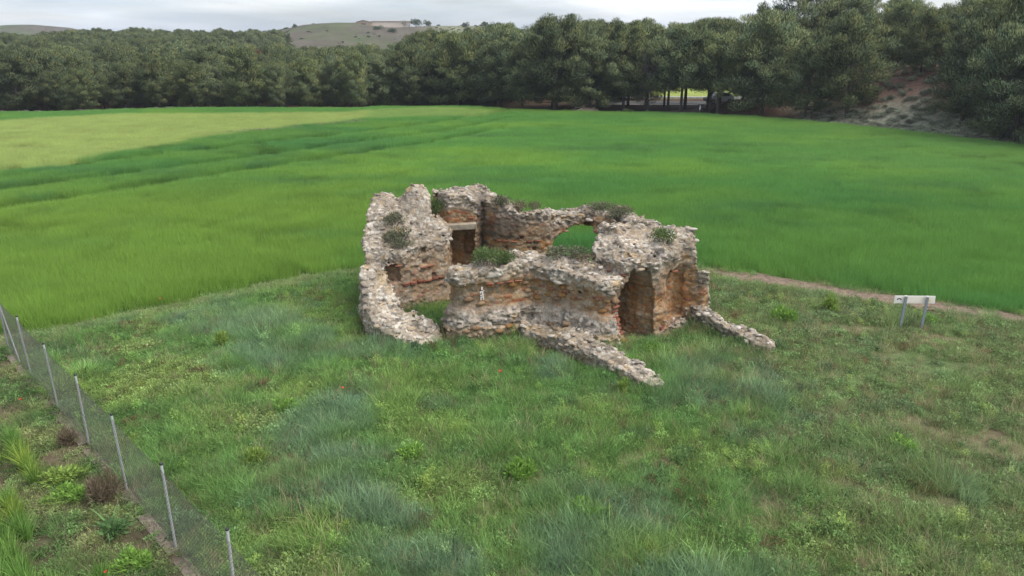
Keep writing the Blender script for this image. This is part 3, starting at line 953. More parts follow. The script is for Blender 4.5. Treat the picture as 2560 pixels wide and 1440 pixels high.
brick_band(0, (-4.05, 26.1), (-2.55, 27.3), 1.18, 1.18, 0.95, 1)
brick_band(0, (-4.05, 26.1), (-2.55, 27.3), 1.23, 1.23, 0.6, 2)
brick_band(0, (-3.4, 26.6), (-2.7, 27.2), 1.72, 1.72, 0.5, 3)
brick_band(0, (-4.7, 25.85), (-4.1, 26.1), 1.98, 1.98, 0.9, 4)
brick_band(3, (-1.3, 30.0), (-0.4, 29.3), 2.08, 2.08, 0.6, 5)
brick_band(3, (-0.4, 29.3), (1.2, 29.4), 2.05, 2.05, 0.95, 6)
brick_band(3, (0.0, 29.25), (1.1, 29.4), 2.00, 2.00, 0.6, 7)
brick_band(7, (-0.9, 23.8), (0.4, 24.3), 2.02, 2.02, 0.6, 8)
brick_band(7, (0.9, 24.3), (3.0, 23.1), 1.78, 1.78, 0.5, 9)
brick_band(7, (1.7, 23.8), (2.4, 23.4), 1.62, 1.62, 0.95, 10)
brick_band(5, (3.1, 23.9), (3.8, 23.5), 2.42, 2.42, 0.7, 11)
brick_band(5, (5.1, 24.05), (5.9, 25.0), 0.36, 0.40, 0.9, 12)
brick_band(5, (5.1, 24.05), (5.9, 25.0), 0.30, 0.33, 0.9, 13)
brick_band(5, (5.3, 24.6), (6.2, 25.1), 2.15, 2.15, 0.6, 14)
brick_band(2, (-2.5, 29.1), (-1.5, 29.2), 3.05, 3.05, 0.4, 15)
brick_band(6, (6.2, 25.05), (6.7, 25.05), 1.05, 1.05, 0.7, 16)
for i_, zz in enumerate(np.arange(0.5, 1.75, 0.16)):
    brick_band(7, (3.45, 23.05), (3.75, 23.3), zz, zz, 0.8, 20 + i_)

def build_debris():
    rg = np.random.default_rng(17)
    X, Y = jitter_grid(rg, -6.3, 9.3, 18.8, 31.8, 0.17)
    d = ruin_dist(X, Y)
    k = (d > 0.02) & (d < 0.75) & (rg.random(len(X)) < 0.34 * np.exp(-np.maximum(d, 0) / 0.22))
    X, Y = X[k], Y[k]
    n = len(X)
    coll = source('debris_source', PALE_ROCKS[:4] + TAN_ROCKS[:2])
    sc = rg.uniform(0.07, 0.26, n)
    scatter('fallen_rubble', np.stack([X, Y, height(X, Y) + 0.03 * sc], -1), np.stack([rg.normal(0, .3, n), rg.normal(0, .3, n), rg.uniform(0, 6.28, n)], -1), np.stack([sc, sc, sc], -1), rg.integers(0, 6, n), np.ones((n, 3)), coll)

# lintel over the doorway
lb = MB().box((0, 0, 0), (1.35, 0.55, 0.24))
lm = lb.mesh('lintel', mat_plain('lintel_stone', (0.29, 0.24, 0.18), 0.9, 0, 5.0, 0.4, 0.5))
lo = link('lintel', lm, RUIN, np.array((-2.12, 29.12, 2.74)) - RBASE, (0, R(-2), R(7)))
bv = lo.modifiers.new('edge', 'BEVEL')
bv.width = 0.025
bv.segments = 2
lo['label'] = 'long squared stone lintel over the doorway'

# white paint marks on the front wall
M_PAINT = mat_plain('white_paint', (0.75, 0.74, 0.72), 0.8, 0, 20, 0.1)
pm = MB()
rgp = random.Random(4)
for dx, dz, sx, sz in [(0, 0.28, .05, .12), (-.02, 0.16, .12, .035), (0.02, 0.10, .035, .10), (0.0, 0.04, .13, .03), (-.04, -.07, .03, .13), (.05, -.06, .03, .13), (0.0, -.03, .1, .03), (-.06, .12, .03, .03), (.06, .20, .03, .04)]:
    pm.box((dx, 0, dz), (sx, 0.012, sz))
jj = np.nonzero((RW == 7) & (RNRM[:, 1] < -0.2))[0]
cc_ = RC[jj]
j0 = jj[np.argmin((cc_[:, 0] + 1.02) ** 2 + (cc_[:, 2] - 1.6) ** 2)]
sel = jj[(np.abs(cc_[:, 0] + 1.02) < 0.12) & (np.abs(cc_[:, 2] - 1.62) < 0.25)]
fy = RC[sel][:, 1].min() if len(sel) else RC[j0][1]
po = link('paint_mark', pm.mesh('paint_mark', M_PAINT), RPARTS[7], np.array((-1.02, fy - 0.008, 1.60)) - RBASE, (0, 0, R(18)))
po['label'] = 'small white painted scribble on the front wall'

# ------------------------------------------------------------------ plant pieces used by the scattered ground cover
def blades(rg, n, rad, hmin, hmax, wid, lean=0.5, seg=2, shade=(0.7, 1.3), curl=0.5, base=0.0):
    """n tapered, bending grass blades as triangles/quads -> V, F(tri), shade"""
    ang = rg.uniform(0, 2 * np.pi, n)
    r = rad * np.sqrt(rg.random(n))
    bx, by = r * np.cos(ang), r * np.sin(ang)
    h = rg.uniform(hmin, hmax, n)
    la = ang + rg.normal(0, 0.9, n)
    ln = lean * h * rg.uniform(0.15, 1.0, n) * (0.4 + r / max(rad, 1e-6))
    w = wid * rg.uniform(0.6, 1.3, n)
    fa = rg.uniform(0, np.pi, n)
    ux, uy = np.cos(fa) * w / 2, np.sin(fa) * w / 2
    V, S = [], []
    for k in range(seg + 1):
        t = k / seg
        q = t ** (1 + curl)
        cx, cy = bx + np.cos(la) * ln * q, by + np.sin(la) * ln * q
        cz = base + h * t * (1 - 0.18 * lean * t)
        tw = 1 - 0.85 * t ** 1.5
        V.append(np.stack([cx - ux * tw, cy - uy * tw, cz], -1))
        V.append(np.stack([cx + ux * tw, cy + uy * tw, cz], -1))
    V = np.stack(V, 1)
    m = 2 * (seg + 1)
    F = []
    o = np.arange(n) * m
    for k in range(seg):
        F.append(np.stack([o + 2 * k, o + 2 * k + 1, o + 2 * k + 3, o + 2 * k + 2], -1))
    sh = np.repeat(rg.uniform(shade[0], shade[1], n), m)
    return V.reshape(-1, 3), np.concatenate(F), sh

def leaves(rg, n, centre, spread, size, up=0.4, shade=(0.7, 1.3), aspect=0.5):
    """n small leaf quads in an ellipsoid around a centre"""
    d = rg.normal(0, 1, (n, 3))
    d /= np.linalg.norm(d, axis=1)[:, None]
    p = np.array(centre) + d * np.array(spread) * (rg.random((n, 1)) ** 0.4)
    a = d + rg.normal(0, 0.6, (n, 3)) + np.array((0, 0, up))
    a /= np.linalg.norm(a, axis=1)[:, None]
    b = np.cross(a, rg.normal(0, 1, (n, 3)))
    b /= np.linalg.norm(b, axis=1)[:, None]
    s = size * rg.uniform(0.6, 1.4, (n, 1))
    V = np.stack([p - b * s * aspect * 0.2, p + a * s * 0.5 - b * s * aspect * 0.5, p + a * s, p + a * s * 0.5 + b * s * aspect * 0.5], 1)
    F = (np.arange(n) * 4)[:, None] + np.arange(4)[None]
    return V.reshape(-1, 3), F, np.repeat(rg.uniform(shade[0], shade[1], n), 4)

def join(*parts):
    V, F, S, o = [], [], [], 0
    for v, f, s in parts:
        V.append(v)
        F.append(f + o)
        S.append(s if s.ndim == 2 else np.repeat(s[:, None], 3, 1))
        o += len(v)
    return np.concatenate(V), np.concatenate(F), np.concatenate(S)

def shade_col(s):
    return s if s.ndim == 2 else np.repeat(s[:, None], 3, 1)

def plant_mesh(name, parts, mat):
    V, F, S = join(*parts)
    return mesh_np(name, V, F, {'shade': ('FLOAT_COLOR', S)}, mat)

def source(cname, meshes):
    """a collection kept out of the scene that only feeds the scattered ground cover"""
    c = bpy.data.collections.new(cname)
    for i, me in enumerate(meshes):
        o = bpy.data.objects.new('%s_%02d' % (cname, i), me)
        c.objects.link(o)
    return c

def scatter(name, P, rot, scl, idx, tint, coll):
    me = mesh_np(name, P, None, {'rot': ('FLOAT_VECTOR', rot), 'scl': ('FLOAT_VECTOR', scl), 'idx': ('INT', idx), 'tint': ('FLOAT_COLOR', tint)})
    o = link(name, me)
    g = bpy.data.node_groups.new(name, 'GeometryNodeTree')
    g.interface.new_socket('Geometry', in_out='INPUT', socket_type='NodeSocketGeometry')
    g.interface.new_socket('Geometry', in_out='OUTPUT', socket_type='NodeSocketGeometry')
    N, L = g.nodes, g.links
    gi, go = N.new('NodeGroupInput'), N.new('NodeGroupOutput')
    mp = N.new('GeometryNodeMeshToPoints')
    ip = N.new('GeometryNodeInstanceOnPoints')
    ci = N.new('GeometryNodeCollectionInfo')
    ci.inputs['Collection'].default_value = coll
    ci.inputs['Separate Children'].default_value = True
    ci.inputs['Reset Children'].default_value = True
    def attr(nm, ty):
        a = N.new('GeometryNodeInputNamedAttribute')
        a.data_type = ty
        a.inputs['Name'].default_value = nm
        return a.outputs['Attribute']
    L.new(gi.outputs[0], mp.inputs[0])
    L.new(mp.outputs[0], ip.inputs['Points'])
    L.new(ci.outputs[0], ip.inputs['Instance'])
    ip.inputs['Pick Instance'].default_value = True
    L.new(attr('idx', 'INT'), ip.inputs['Instance Index'])
    L.new(attr('rot', 'FLOAT_VECTOR'), ip.inputs['Rotation'])
    L.new(attr('scl', 'FLOAT_VECTOR'), ip.inputs['Scale'])
    L.new(ip.outputs[0], go.inputs[0])
    md = o.modifiers.new('scatter', 'NODES')
    md.node_group = g
    return tag(o, kind='stuff')

def jitter_grid(rg, x0, x1, y0, y1, step):
    X, Y = np.meshgrid(np.arange(x0, x1, step), np.arange(y0, y1, step))
    X = X + rg.uniform(-0.5, 0.5, X.shape) * step
    Y = Y + rg.uniform(-0.5, 0.5, X.shape) * step
    return X.ravel(), Y.ravel()

def in_view(x, y, margin=1.12, pad=1.5):
    """keep what the camera or a camera a few steps aside could see"""
    return (np.abs(x) < (np.maximum(y, 0) * 0.70 + 3.0) * margin + pad) & (y > 8.0)

def lerp3(a, b, t):
    t = np.asarray(t)[:, None]
    return a * (1 - t) + np.asarray(b) * t

build_debris()

# ------------------------------------------------------------------ the green cereal field
def build_wheat():
    rg = np.random.default_rng(21)
    ms = []
    for i in range(6):
        v, f, s = blades(rg, 850, 0.88, 0.42, 0.58, 0.0090, 0.42, 2, (0.78, 1.22), 0.7)
        ms.append(plant_mesh('cereal_patch', [(v, f, s)], M_CEREAL))
    src = source('cereal_source', ms)
    X, Y = jitter_grid(rg, -95, 62, 18, 121, 0.80)
    k = in_view(X, Y) & (sdpoly(X, Y, FIELD) < -0.35)
    X, Y = X[k], Y[k]
    n = len(X)
    sd = -sdpoly(X, Y, FIELD)
    # colour of the crop: green, darker bluish streaks, a yellow stand at the far left
    st = fbm(X / 15.0 + 0.35 * Y / 9, Y / 2.6, 0, 4, 121)
    st2 = fbm(X / 5.0, Y / 1.3, 0, 3, 122)
    T = np.zeros((n, 3)) + np.array((0.140, 0.335, 0.096))
    T = lerp3(T, (0.205, 0.390, 0.090), smooth(-0.1, 0.5, fbm(X / 14, Y / 8, 0, 3, 123)))
    T = lerp3(T, (0.290, 0.440, 0.080), 0.85 * smooth(2, -12, X + 3 * st2) * smooth(62, 42, Y))
    mid = smooth(34, 46, Y) * smooth(92, 70, Y)
    T = lerp3(T, (0.115, 0.262, 0.105), smooth(0.05, 0.50, st * 0.45 + st2 * 0.85) * (0.22 + 0.34 * mid))
    right = smooth(10, 45, X) * smooth(40, 60, Y)
    T = lerp3(T, (0.190, 0.375, 0.125), right * 0.6)
    T = T * (1 + np.array((0.42, 0.24, 0.08)) * (np.maximum(smooth(-24, -4, X) * smooth(40, 58, Y), smooth(88, 96, Y)))[:, None])
    yel = sdpoly(X, Y, [(-36, 57), (-33.5, 67.8), (-28.5, 80.9), (-20.5, 92), (-6, 99), (2, 104), (-12, 112), (-22.5, 101), (-52, 96.5), (-66, 88), (-90, 75), (-70, 45)])
    yl = smooth(0.9, -1.2, yel + 1.6 * fbm(X / 8, Y / 3, 0, 3, 125))
    T = lerp3(T, (0.500, 0.580, 0.195), yl * np.where(X > -19, 0.55, 0.92))
    tram = np.minimum.reduce([polyline(X, Y, [(-50, 40 + o), (-34.7, 49.5 + o), (-27.5, 57 + o), (-19, 67.5 + o), (-9, 81 + o), (0, 97 + o)], [0] * 6)[0] for o in (0, -1.9, -9.0, -10.9, 9.0, 10.9)])
    dent = smooth(0.26, 0.50, fbm(X / 2.6 + 0.3 * Y, Y / 0.95, 0, 3, 124)) * smooth(33, 38, Y) * smooth(95, 70, Y)
    T = T * (1 - 0.36 * dent[:, None])
    trm = smooth(0.75, 0.30, tram) * smooth(2, -8, X) * smooth(-0.5, 0.0, st2)
    T = T * (1 - 0.34 * trm[:, None])
    keep = ~((tram < 0.62) & (X < 0))
    T = T * (1 + 0.06 * rg.normal(0, 1, (n, 1))).clip(0.7, 1.3)
    lod = fbm(X / 4.0, Y / 2.0, 0, 3, 127)
    hz = (1.08 + 0.14 * lod - 0.18 * smooth(0.42, 0.6, lod * -1)) * (1 - 0.45 * trm) * (1 - 0.22 * dent)
    hz = hz * (0.82 + 0.18 * smooth(0.2, 1.5, sd))
    rot = np.stack([0.10 * fbm(X / 5, Y / 3, 0, 2, 128) + rg.normal(0, .03, n), 0.14 * fbm(X / 6, Y / 4, 0, 2, 129) + rg.normal(0, .03, n), rg.uniform(0, 6.28, n)], -1)
    sc = rg.uniform(0.9, 1.15, n)
    scatter('cereal_field', np.stack([X, Y, height(X, Y)], -1)[keep], rot[keep], np.stack([sc, sc, hz], -1)[keep], rg.integers(0, 6, n)[keep], T[keep], src)

build_wheat()

# ------------------------------------------------------------------ the meadow round the ruin
PLANTS = None
def plant_source():
    rg = np.random.default_rng(31)
    ms = []
    for i in range(4):      # 0-3 short fine turf
        ms.append(plant_mesh('turf_tuft', [blades(rg, 80, 0.24, 0.05, 0.19, 0.008, 0.9, 2, (0.6, 1.35))], M_LEAF))
    for i in range(4):      # 4-7 tall soft grass
        ms.append(plant_mesh('tall_tuft', [blades(rg, 100, 0.20, 0.14, 0.34, 0.008, 0.85, 2, (0.65, 1.3))], M_LEAF))
    for i in range(4):      # 8-11 broad-leaved herbs
        p = [leaves(rg, 34, (rg.normal(0, .1), rg.normal(0, .1), 0.04 + 0.08 * rg.random()), (0.10, 0.10, 0.06), 0.052, 0.5, (0.6, 1.4), 0.45) for _ in range(5)]
        ms.append(plant_mesh('herb', p, M_LEAF))
    for i in range(3):      # 12-14 tall feathery weeds
        p = [blades(rg, 14, 0.09, 0.2, 0.40, 0.009, 0.6, 2, (0.7, 1.0))]
        for _ in range(9):
            a = rg.uniform(0, 6.28)
            r_ = rg.uniform(0.03, 0.17)
            p.append(leaves(rg, 16, (r_ * math.cos(a), r_ * math.sin(a), rg.uniform(0.12, 0.36)), (0.06, 0.06, 0.07), 0.038, 0.8, (0.8, 1.3), 0.3))
        ms.append(plant_mesh('feathery_weed', p, M_LEAF))
    for i in range(2):      # 15-16 dry stalks
        ms.append(plant_mesh('dry_stalks', [blades(rg, 34, 0.16, 0.15, 0.42, 0.008, 0.7, 2, (0.7, 1.3))], M_LEAF))
    return source('plant_source', ms)

PLANTS = plant_source()

BLUE = [(-7.3, 22.0, 2.2, 1.6), (-5.0, 22.3, 1.6, 1.0), (-9.5, 24.8, 2.4, 1.4), (-5.7, 17.4, 1.8, 1.2), (-4.6, 15.3, 1.6, 1.2), (-1.6, 12.2, 1.8, 0.8), (1.4, 13.0, 1.5, 1.0), (1.8, 20.9, 1.3, .8), (4.3, 11.8, 2.0, .8),
        (7.5, 19.7, 1.6, 1.0), (10.5, 14.6, 1.0, .8), (-3.2, 13.6, 1.2, .8), (6.0, 21.4, 1.0, .8), (-12.2, 25.4, 1.6, 1.0)]
YELL = [(-10.5, 20.6, 2.2, 1.8), (-13.2, 23.0, 1.5, 1.2), (-8.2, 17.6, 1.4, 1.2), (-1.2, 15.2, 2.0, 0.8), (8.2, 11.6, 1.6, 0.8), (6.0, 12.5, 1.0, .7), (3.2, 22.3, 0.8, .8), (-4.0, 11.6, 1.4, .6), (0.2, 22.3, 1.2, .5), (5.4, 22.0, .9, .7)]
BARE = [(14.2, 23.7, 1.2, .9), (13.8, 21.6, 2.4, 1.0), (11.5, 17.2, 1.6, 0.8), (14.5, 24.0, 1.6, .6), (6.3, 21.3, .7, .5), (9.6, 14.4, 1.0, .6), (3.4, 15.6, 1.4, .7), (-13.4, 23.9, .8, .6), (12.2, 24.6, 1.6, .7), (6.9, 15.0, 1.2, .6), (-2.4, 12.9, .8, .4)]

def blobs(X, Y, L):
    r = np.zeros_like(X)
    wx = X + 1.5 * fbm(X / 2.2, Y / 2.2, 0, 3, 131)
    wy = Y + 1.2 * fbm(X / 2.2, Y / 2.2, 0, 3, 132)
    for a, b, sx, sy in L:
        r = np.maximum(r, np.exp(-(((wx - a) / sx) ** 2 + ((wy - b) / sy) ** 2)))
    return r

def meadow_tint(rg, X, Y):
    n = len(X)
    c1 = fbm(X / 2.6, Y / 1.8, 0, 4, 141)
    c2 = fbm(X / 1.1, Y / 0.9, 0, 3, 142)
    T = np.zeros((n, 3)) + np.array((0.190, 0.330, 0.105))
    T = lerp3(T, (0.265, 0.375, 0.110), smooth(-0.1, 0.45, c1) * 0.8)
    T = lerp3(T, (0.155, 0.270, 0.120), smooth(0.0, 0.4, c2) * 0.7)
    right = smooth(3.5, 10, X)
    T = lerp3(T, (0.270, 0.330, 0.150), right * 0.60)
    bl = blobs(X, Y, BLUE)
    T = lerp3(T, (0.235, 0.335, 0.225), smooth(0.10, 0.95, bl + 0.6 * c2) * 0.60)
    ye = blobs(X, Y, YELL)
    T = lerp3(T, (0.340, 0.410, 0.140), smooth(0.2, 0.9, ye + 0.4 * c2) * 0.65)
    return T, bl, ye, c1, c2

def build_meadow():
    rg = np.random.default_rng(41)
    X, Y = jitter_grid(rg, -19, 27, 8.5, 35, 0.145)
    sf = sdpoly(X, Y, FIELD)
    fs, fa = fence_side(X, Y), fence_along(X, Y)
    k = in_view(X, Y) & (sf > 0.1) & (fs < -0.10) & (ruin_dist(X, Y) > 0.06)
    pd, _ = polyline(X, Y, [(6.4, 32.0), (8.3, 31.6), (10.8, 30.4), (13.6, 28.8), (16.1, 27.2), (19.2, 25.6), (24, 22.6), (30, 18.6)], [0] * 8)
    k &= pd + 0.45 * fbm(X, Y, 0, 3, 144) > 0.58
    X, Y = X[k], Y[k]
    br = blobs(X, Y, BARE)
    thin = fbm(X / 0.8, Y / 0.8, 0, 3, 145)
    right = smooth(4, 11, X)
    p = 0.97 - 0.45 * smooth(0.3, 0.8, br) - 0.34 * right * smooth(-0.2, 0.4, thin) - 0.10 * smooth(0.1, 0.4, thin)
    k = rg.random(len(X)) < p
    X, Y = X[k], Y[k]
    n = len(X)
    T, bl, ye, c1, c2 = meadow_tint(rg, X, Y)
    T = T * 1.17
    br = blobs(X, Y, BARE)
    right = smooth(4, 11, X)
    u = rg.random(n)
    h3 = fbm(X / 1.7, Y / 1.7, 0, 3, 147)
    tall = np.clip(0.20 + 0.55 * smooth(0.25, 0.7, bl) + 0.45 * smooth(0.0, 0.4, h3) - 0.25 * right - 0.3 * ye, 0.03, 0.9)
    herb = np.clip(0.16 + 0.5 * smooth(0.3, 0.8, ye) + 0.12 * right + 0.3 * smooth(0.1, 0.5, c1), 0, 0.8)
    idx = rg.integers(0, 4, n)
    idx = np.where(u < tall, 4 + rg.integers(0, 4, n), idx)
    u2 = rg.random(n)
    hm = (u >= tall) & (u2 < herb)
    idx = np.where(hm, 8 + rg.integers(0, 4, n), idx)
    fe = rg.random(n) < 0.012 + 0.035 * smooth(0.2, 0.5, fbm(X / 1.3, Y / 1.3, 0, 2, 149))
    idx = np.where(fe, 12 + rg.integers(0, 3, n), idx)
    dry = rg.random(n) < 0.055 + 0.07 * right + 0.10 * smooth(0.4, 0.8, br)
    idx = np.where(dry, 15 + rg.integers(0, 2, n), idx)
    T = T * (1 + 0.20 * rg.normal(0, 1, (n, 1))).clip(0.5, 1.5)
    T = np.where(fe[:, None] & (idx > 11)[:, None], T * np.array((1.20, 1.12, 0.9)), T)
    T = np.where(dry[:, None], np.array((0.42, 0.35, 0.21)) * rg.uniform(0.6, 1.25, (n, 1)), T)
    T = np.where((idx >= 8)[:, None] & (idx < 12)[:, None], T * np.array((0.82, 0.84, 0.88)), T)
    rust = rg.random(n) < 0.02 + 0.06 * smooth(0.25, 0.5, fbm(X / 0.9, Y / 0.9, 0, 3, 151))
    T = np.where(rust[:, None], np.array((0.24, 0.175, 0.095)) * rg.uniform(0.7, 1.2, (n, 1)), T)
    sc = rg.uniform(0.75, 1.25, n) * (1 + 0.35 * smooth(0.0, 0.5, h3)) * (1 - 0.25 * smooth(0.3, 0.8, br))
    hz = sc * rg.uniform(0.75, 1.2, n) * (1 + 0.25 * smooth(0.3, .8, bl))
    edge_d = sdpoly(X, Y, FIELD)
    hz = hz * (0.5 + 0.5 * smooth(0.3, 1.3, edge_d))
    T = lerp3(T, (0.33, 0.38, 0.20), 0.45 * smooth(1.6, 0.4, edge_d + 0.5 * c2) * smooth(4, -2, X))
    # lush fringe against the walls
    rdist = ruin_dist(X, Y)
    hz = hz * (1 + 0.75 * smooth(0.7, 0.1, rdist) * smooth(-0.3, 0.3, c2))
    rot = np.stack([rg.normal(0, .12, n), rg.normal(0, .12, n), rg.uniform(0, 6.28, n)], -1)
    scatter('meadow_grass', np.stack([X, Y, height(X, Y) - 0.01], -1), rot, np.stack([sc, sc, hz], -1), idx, T, PLANTS)

build_meadow()

# ------------------------------------------------------------------ pines
def pine(seed, width=0.27, low=0.16, npuff=115, dens=120, shape=0.42, colours=1.0):
    """a pine of unit height 10 m: trunk-and-limbs mesh, crown mesh made of needle sprays"""
    rg = np.random.default_rng(seed)
    Ht, Rm = 10.0, 10.0 * width
    lean = rg.normal(0, 0.25, 2)
    tb = MB()
    pts = [(lean[0] * t ** 1.6, lean[1] * t ** 1.6, Ht * 0.95 * t - 0.3) for t in np.linspace(0, 1, 7)]
    tb.tube(pts, list(np.linspace(0.17, 0.03, 7)), 7)
    C, Rd, D = [], [], []
    nb = int(npuff / 2.6)
    for k in range(nb):
        t = low + (0.99 - low) * ((k + rg.random()) / nb) ** 0.85
        prof = math.sqrt(max(0.02, 1 - (abs(t - shape) / (1.02 - shape if t > shape else 0.62)) ** 2.3))
        a = k * 2.39996 + rg.normal(0, 0.4)
        L = Rm * prof * rg.uniform(0.55, 1.12)
        o = np.array((lean[0] * t ** 1.6, lean[1] * t ** 1.6, Ht * 0.95 * t - 0.3))
        up = 0.10 + 0.75 * t + rg.normal(0, 0.12)
        dv = np.array((math.cos(a), math.sin(a), up))
        dv[2] *= 0.9
        tip = o + dv * L * np.array((1, 1, 0.62))
        if k % 2 == 0:
            mid = o * 0.5 + tip * 0.5 + np.array((0, 0, -0.08 * L))
            tb.tube([o, mid, tip], [0.05 * (1.1 - t) + 0.015, 0.025, 0.01], 4, False)
        for q in ((0.97, 0.0), (0.70, 0.5), (0.45, 0.6))[: (3 if L > 1.1 else 2)]:
            p = o + (tip - o) * q[0] + rg.normal(0, 0.12 + 0.18 * q[1], 3)
            C.append(p)
            Rd.append(rg.uniform(0.42, 0.85) * (0.8 + 0.25 * prof))
            D.append(rg.random())
    C, Rd, D = np.array(C), np.array(Rd), np.array(D)
    n = len(C) * dens
    ci = np.repeat(np.arange(len(C)), dens)
    d = rg.normal(0, 1, (n, 3))
    d /= np.linalg.norm(d, axis=1)[:, None]
    out = C[ci] - np.array((0, 0, Ht * 0.5))
    out /= np.linalg.norm(out, axis=1)[:, None] + 1e-6
    flat = np.array((1.0, 1.0, 0.85))
    p = C[ci] + d * flat * Rd[ci][:, None] * (rg.random((n, 1)) ** 0.45)
    a = d * 0.55 + np.array((0, 0, 0.95)) + out * 0.45 + rg.normal(0, 0.28, (n, 3))
    a /= np.linalg.norm(a, axis=1)[:, None]
    b = np.cross(a, rg.normal(0, 1, (n, 3)))
    b /= np.linalg.norm(b, axis=1)[:, None]
    ln = rg.uniform(0.14, 0.32, (n, 1))
    wd = rg.uniform(0.03, 0.058, (n, 1))
    V = np.stack([p - b * wd * 0.5, p + b * wd * 0.5, p + a * ln], 1).reshape(-1, 3)
    F = np.arange(3 * n).reshape(-1, 3)
    # each spray has its own green; young shoots are yellower
    g = rg.uniform(0.85, 1.15, n) * (0.88 + 0.24 * D[ci])
    tipc = np.stack([g * (1 + 0.30 * (D[ci] - 0.4)), g * (1 + 0.10 * (D[ci] - 0.4)), g * (1 - 0.15 * D[ci])], -1)
    S = np.repeat(tipc, 3, 0)
    pn = (p - C[ci]) / Rd[ci][:, None]
    nr = 0.60 * pn + 0.70 * out + np.array((0, 0, 0.60)) + 0.15 * rg.normal(0, 1, (n, 3))
    nr /= np.linalg.norm(nr, axis=1)[:, None] + 1e-6
    return tb, V, F, (S, np.repeat(nr, 3, 0))

def crown_mesh(V, F, S, mat, name='crown', extra=None):
    """needle sprays shade as soft tufts: each needle takes the direction its tuft faces"""
    me = mesh_np(name, V, F, {'shade': ('FLOAT_COLOR', S[0])}, mat, True)
    me.normals_split_custom_set_from_vertices([tuple(v) for v in S[1].tolist()])
    return me

M_NEEDLE = mat_leaf('pine_needles', (0.164, 0.208, 0.124), False, 0.12, 0.26, (1.06, 1.03, 0.86))
M_NEEDLE_GREY = mat_leaf('dry_grey_needles', (0.175, 0.170, 0.145), False, 0.2, 0.1)
M_NEEDLE_RED = mat_leaf('dead_red_needles', (0.24, 0.140, 0.100), False, 0.2, 0.1)

PINES = []
for i_ in range(8):
    spec = [(0.27, 0.13, 120), (0.30, 0.12, 130), (0.25, 0.15, 110), (0.32, 0.16, 140), (0.34, 0.30, 120), (0.29, 0.34, 105), (0.38, 0.10, 150), (0.26, 0.10, 115)][i_]
    tb_, V_, F_, S_ = pine(500 + i_, spec[0], spec[1], spec[2] * 1.15, 310, [0.42, 0.5, 0.45, 0.5, 0.62, 0.62, 0.42, 0.4][i_])
    PINES.append((tb_.mesh('trunk', M_BARK), crown_mesh(V_, F_, S_, M_NEEDLE), (tb_, V_, F_, S_)))
tb_, V_, F_, S_ = pine(520, 0.20, 0.12, 80, 85, 0.45)
GREY_PINE = (tb_.mesh('trunk', M_BARK), crown_mesh(V_, F_, S_, M_NEEDLE_GREY))
tb_, V_, F_, S_ = pine(521, 0.30, 0.2, 90, 260, 0.5)
RED_PINE = (tb_.mesh('trunk', M_BARK), crown_mesh(V_, F_, S_, M_NEEDLE_RED))
tb_, V_, F_, S_ = pine(522, 0.34, 0.42, 80, 300, 0.70)
OPEN_PINE = (tb_.mesh('trunk', M_BARK), crown_mesh(V_, F_, S_, M_NEEDLE))

def plant_pine(meshes, x, y, h, rz, label, group=None, wide=1.0, name='pine_tree', cat='tree'):
    z = float(height(np.array([x]), np.array([y]))[0])
    t = thing(name, (x, y, z - 0.05), label, cat, group, rz)
    s = h / 10.0
    t.scale = (s * wide, s * wide, s)
    link('trunk', meshes[0], t)
    link('crown', meshes[1], t)
    return t

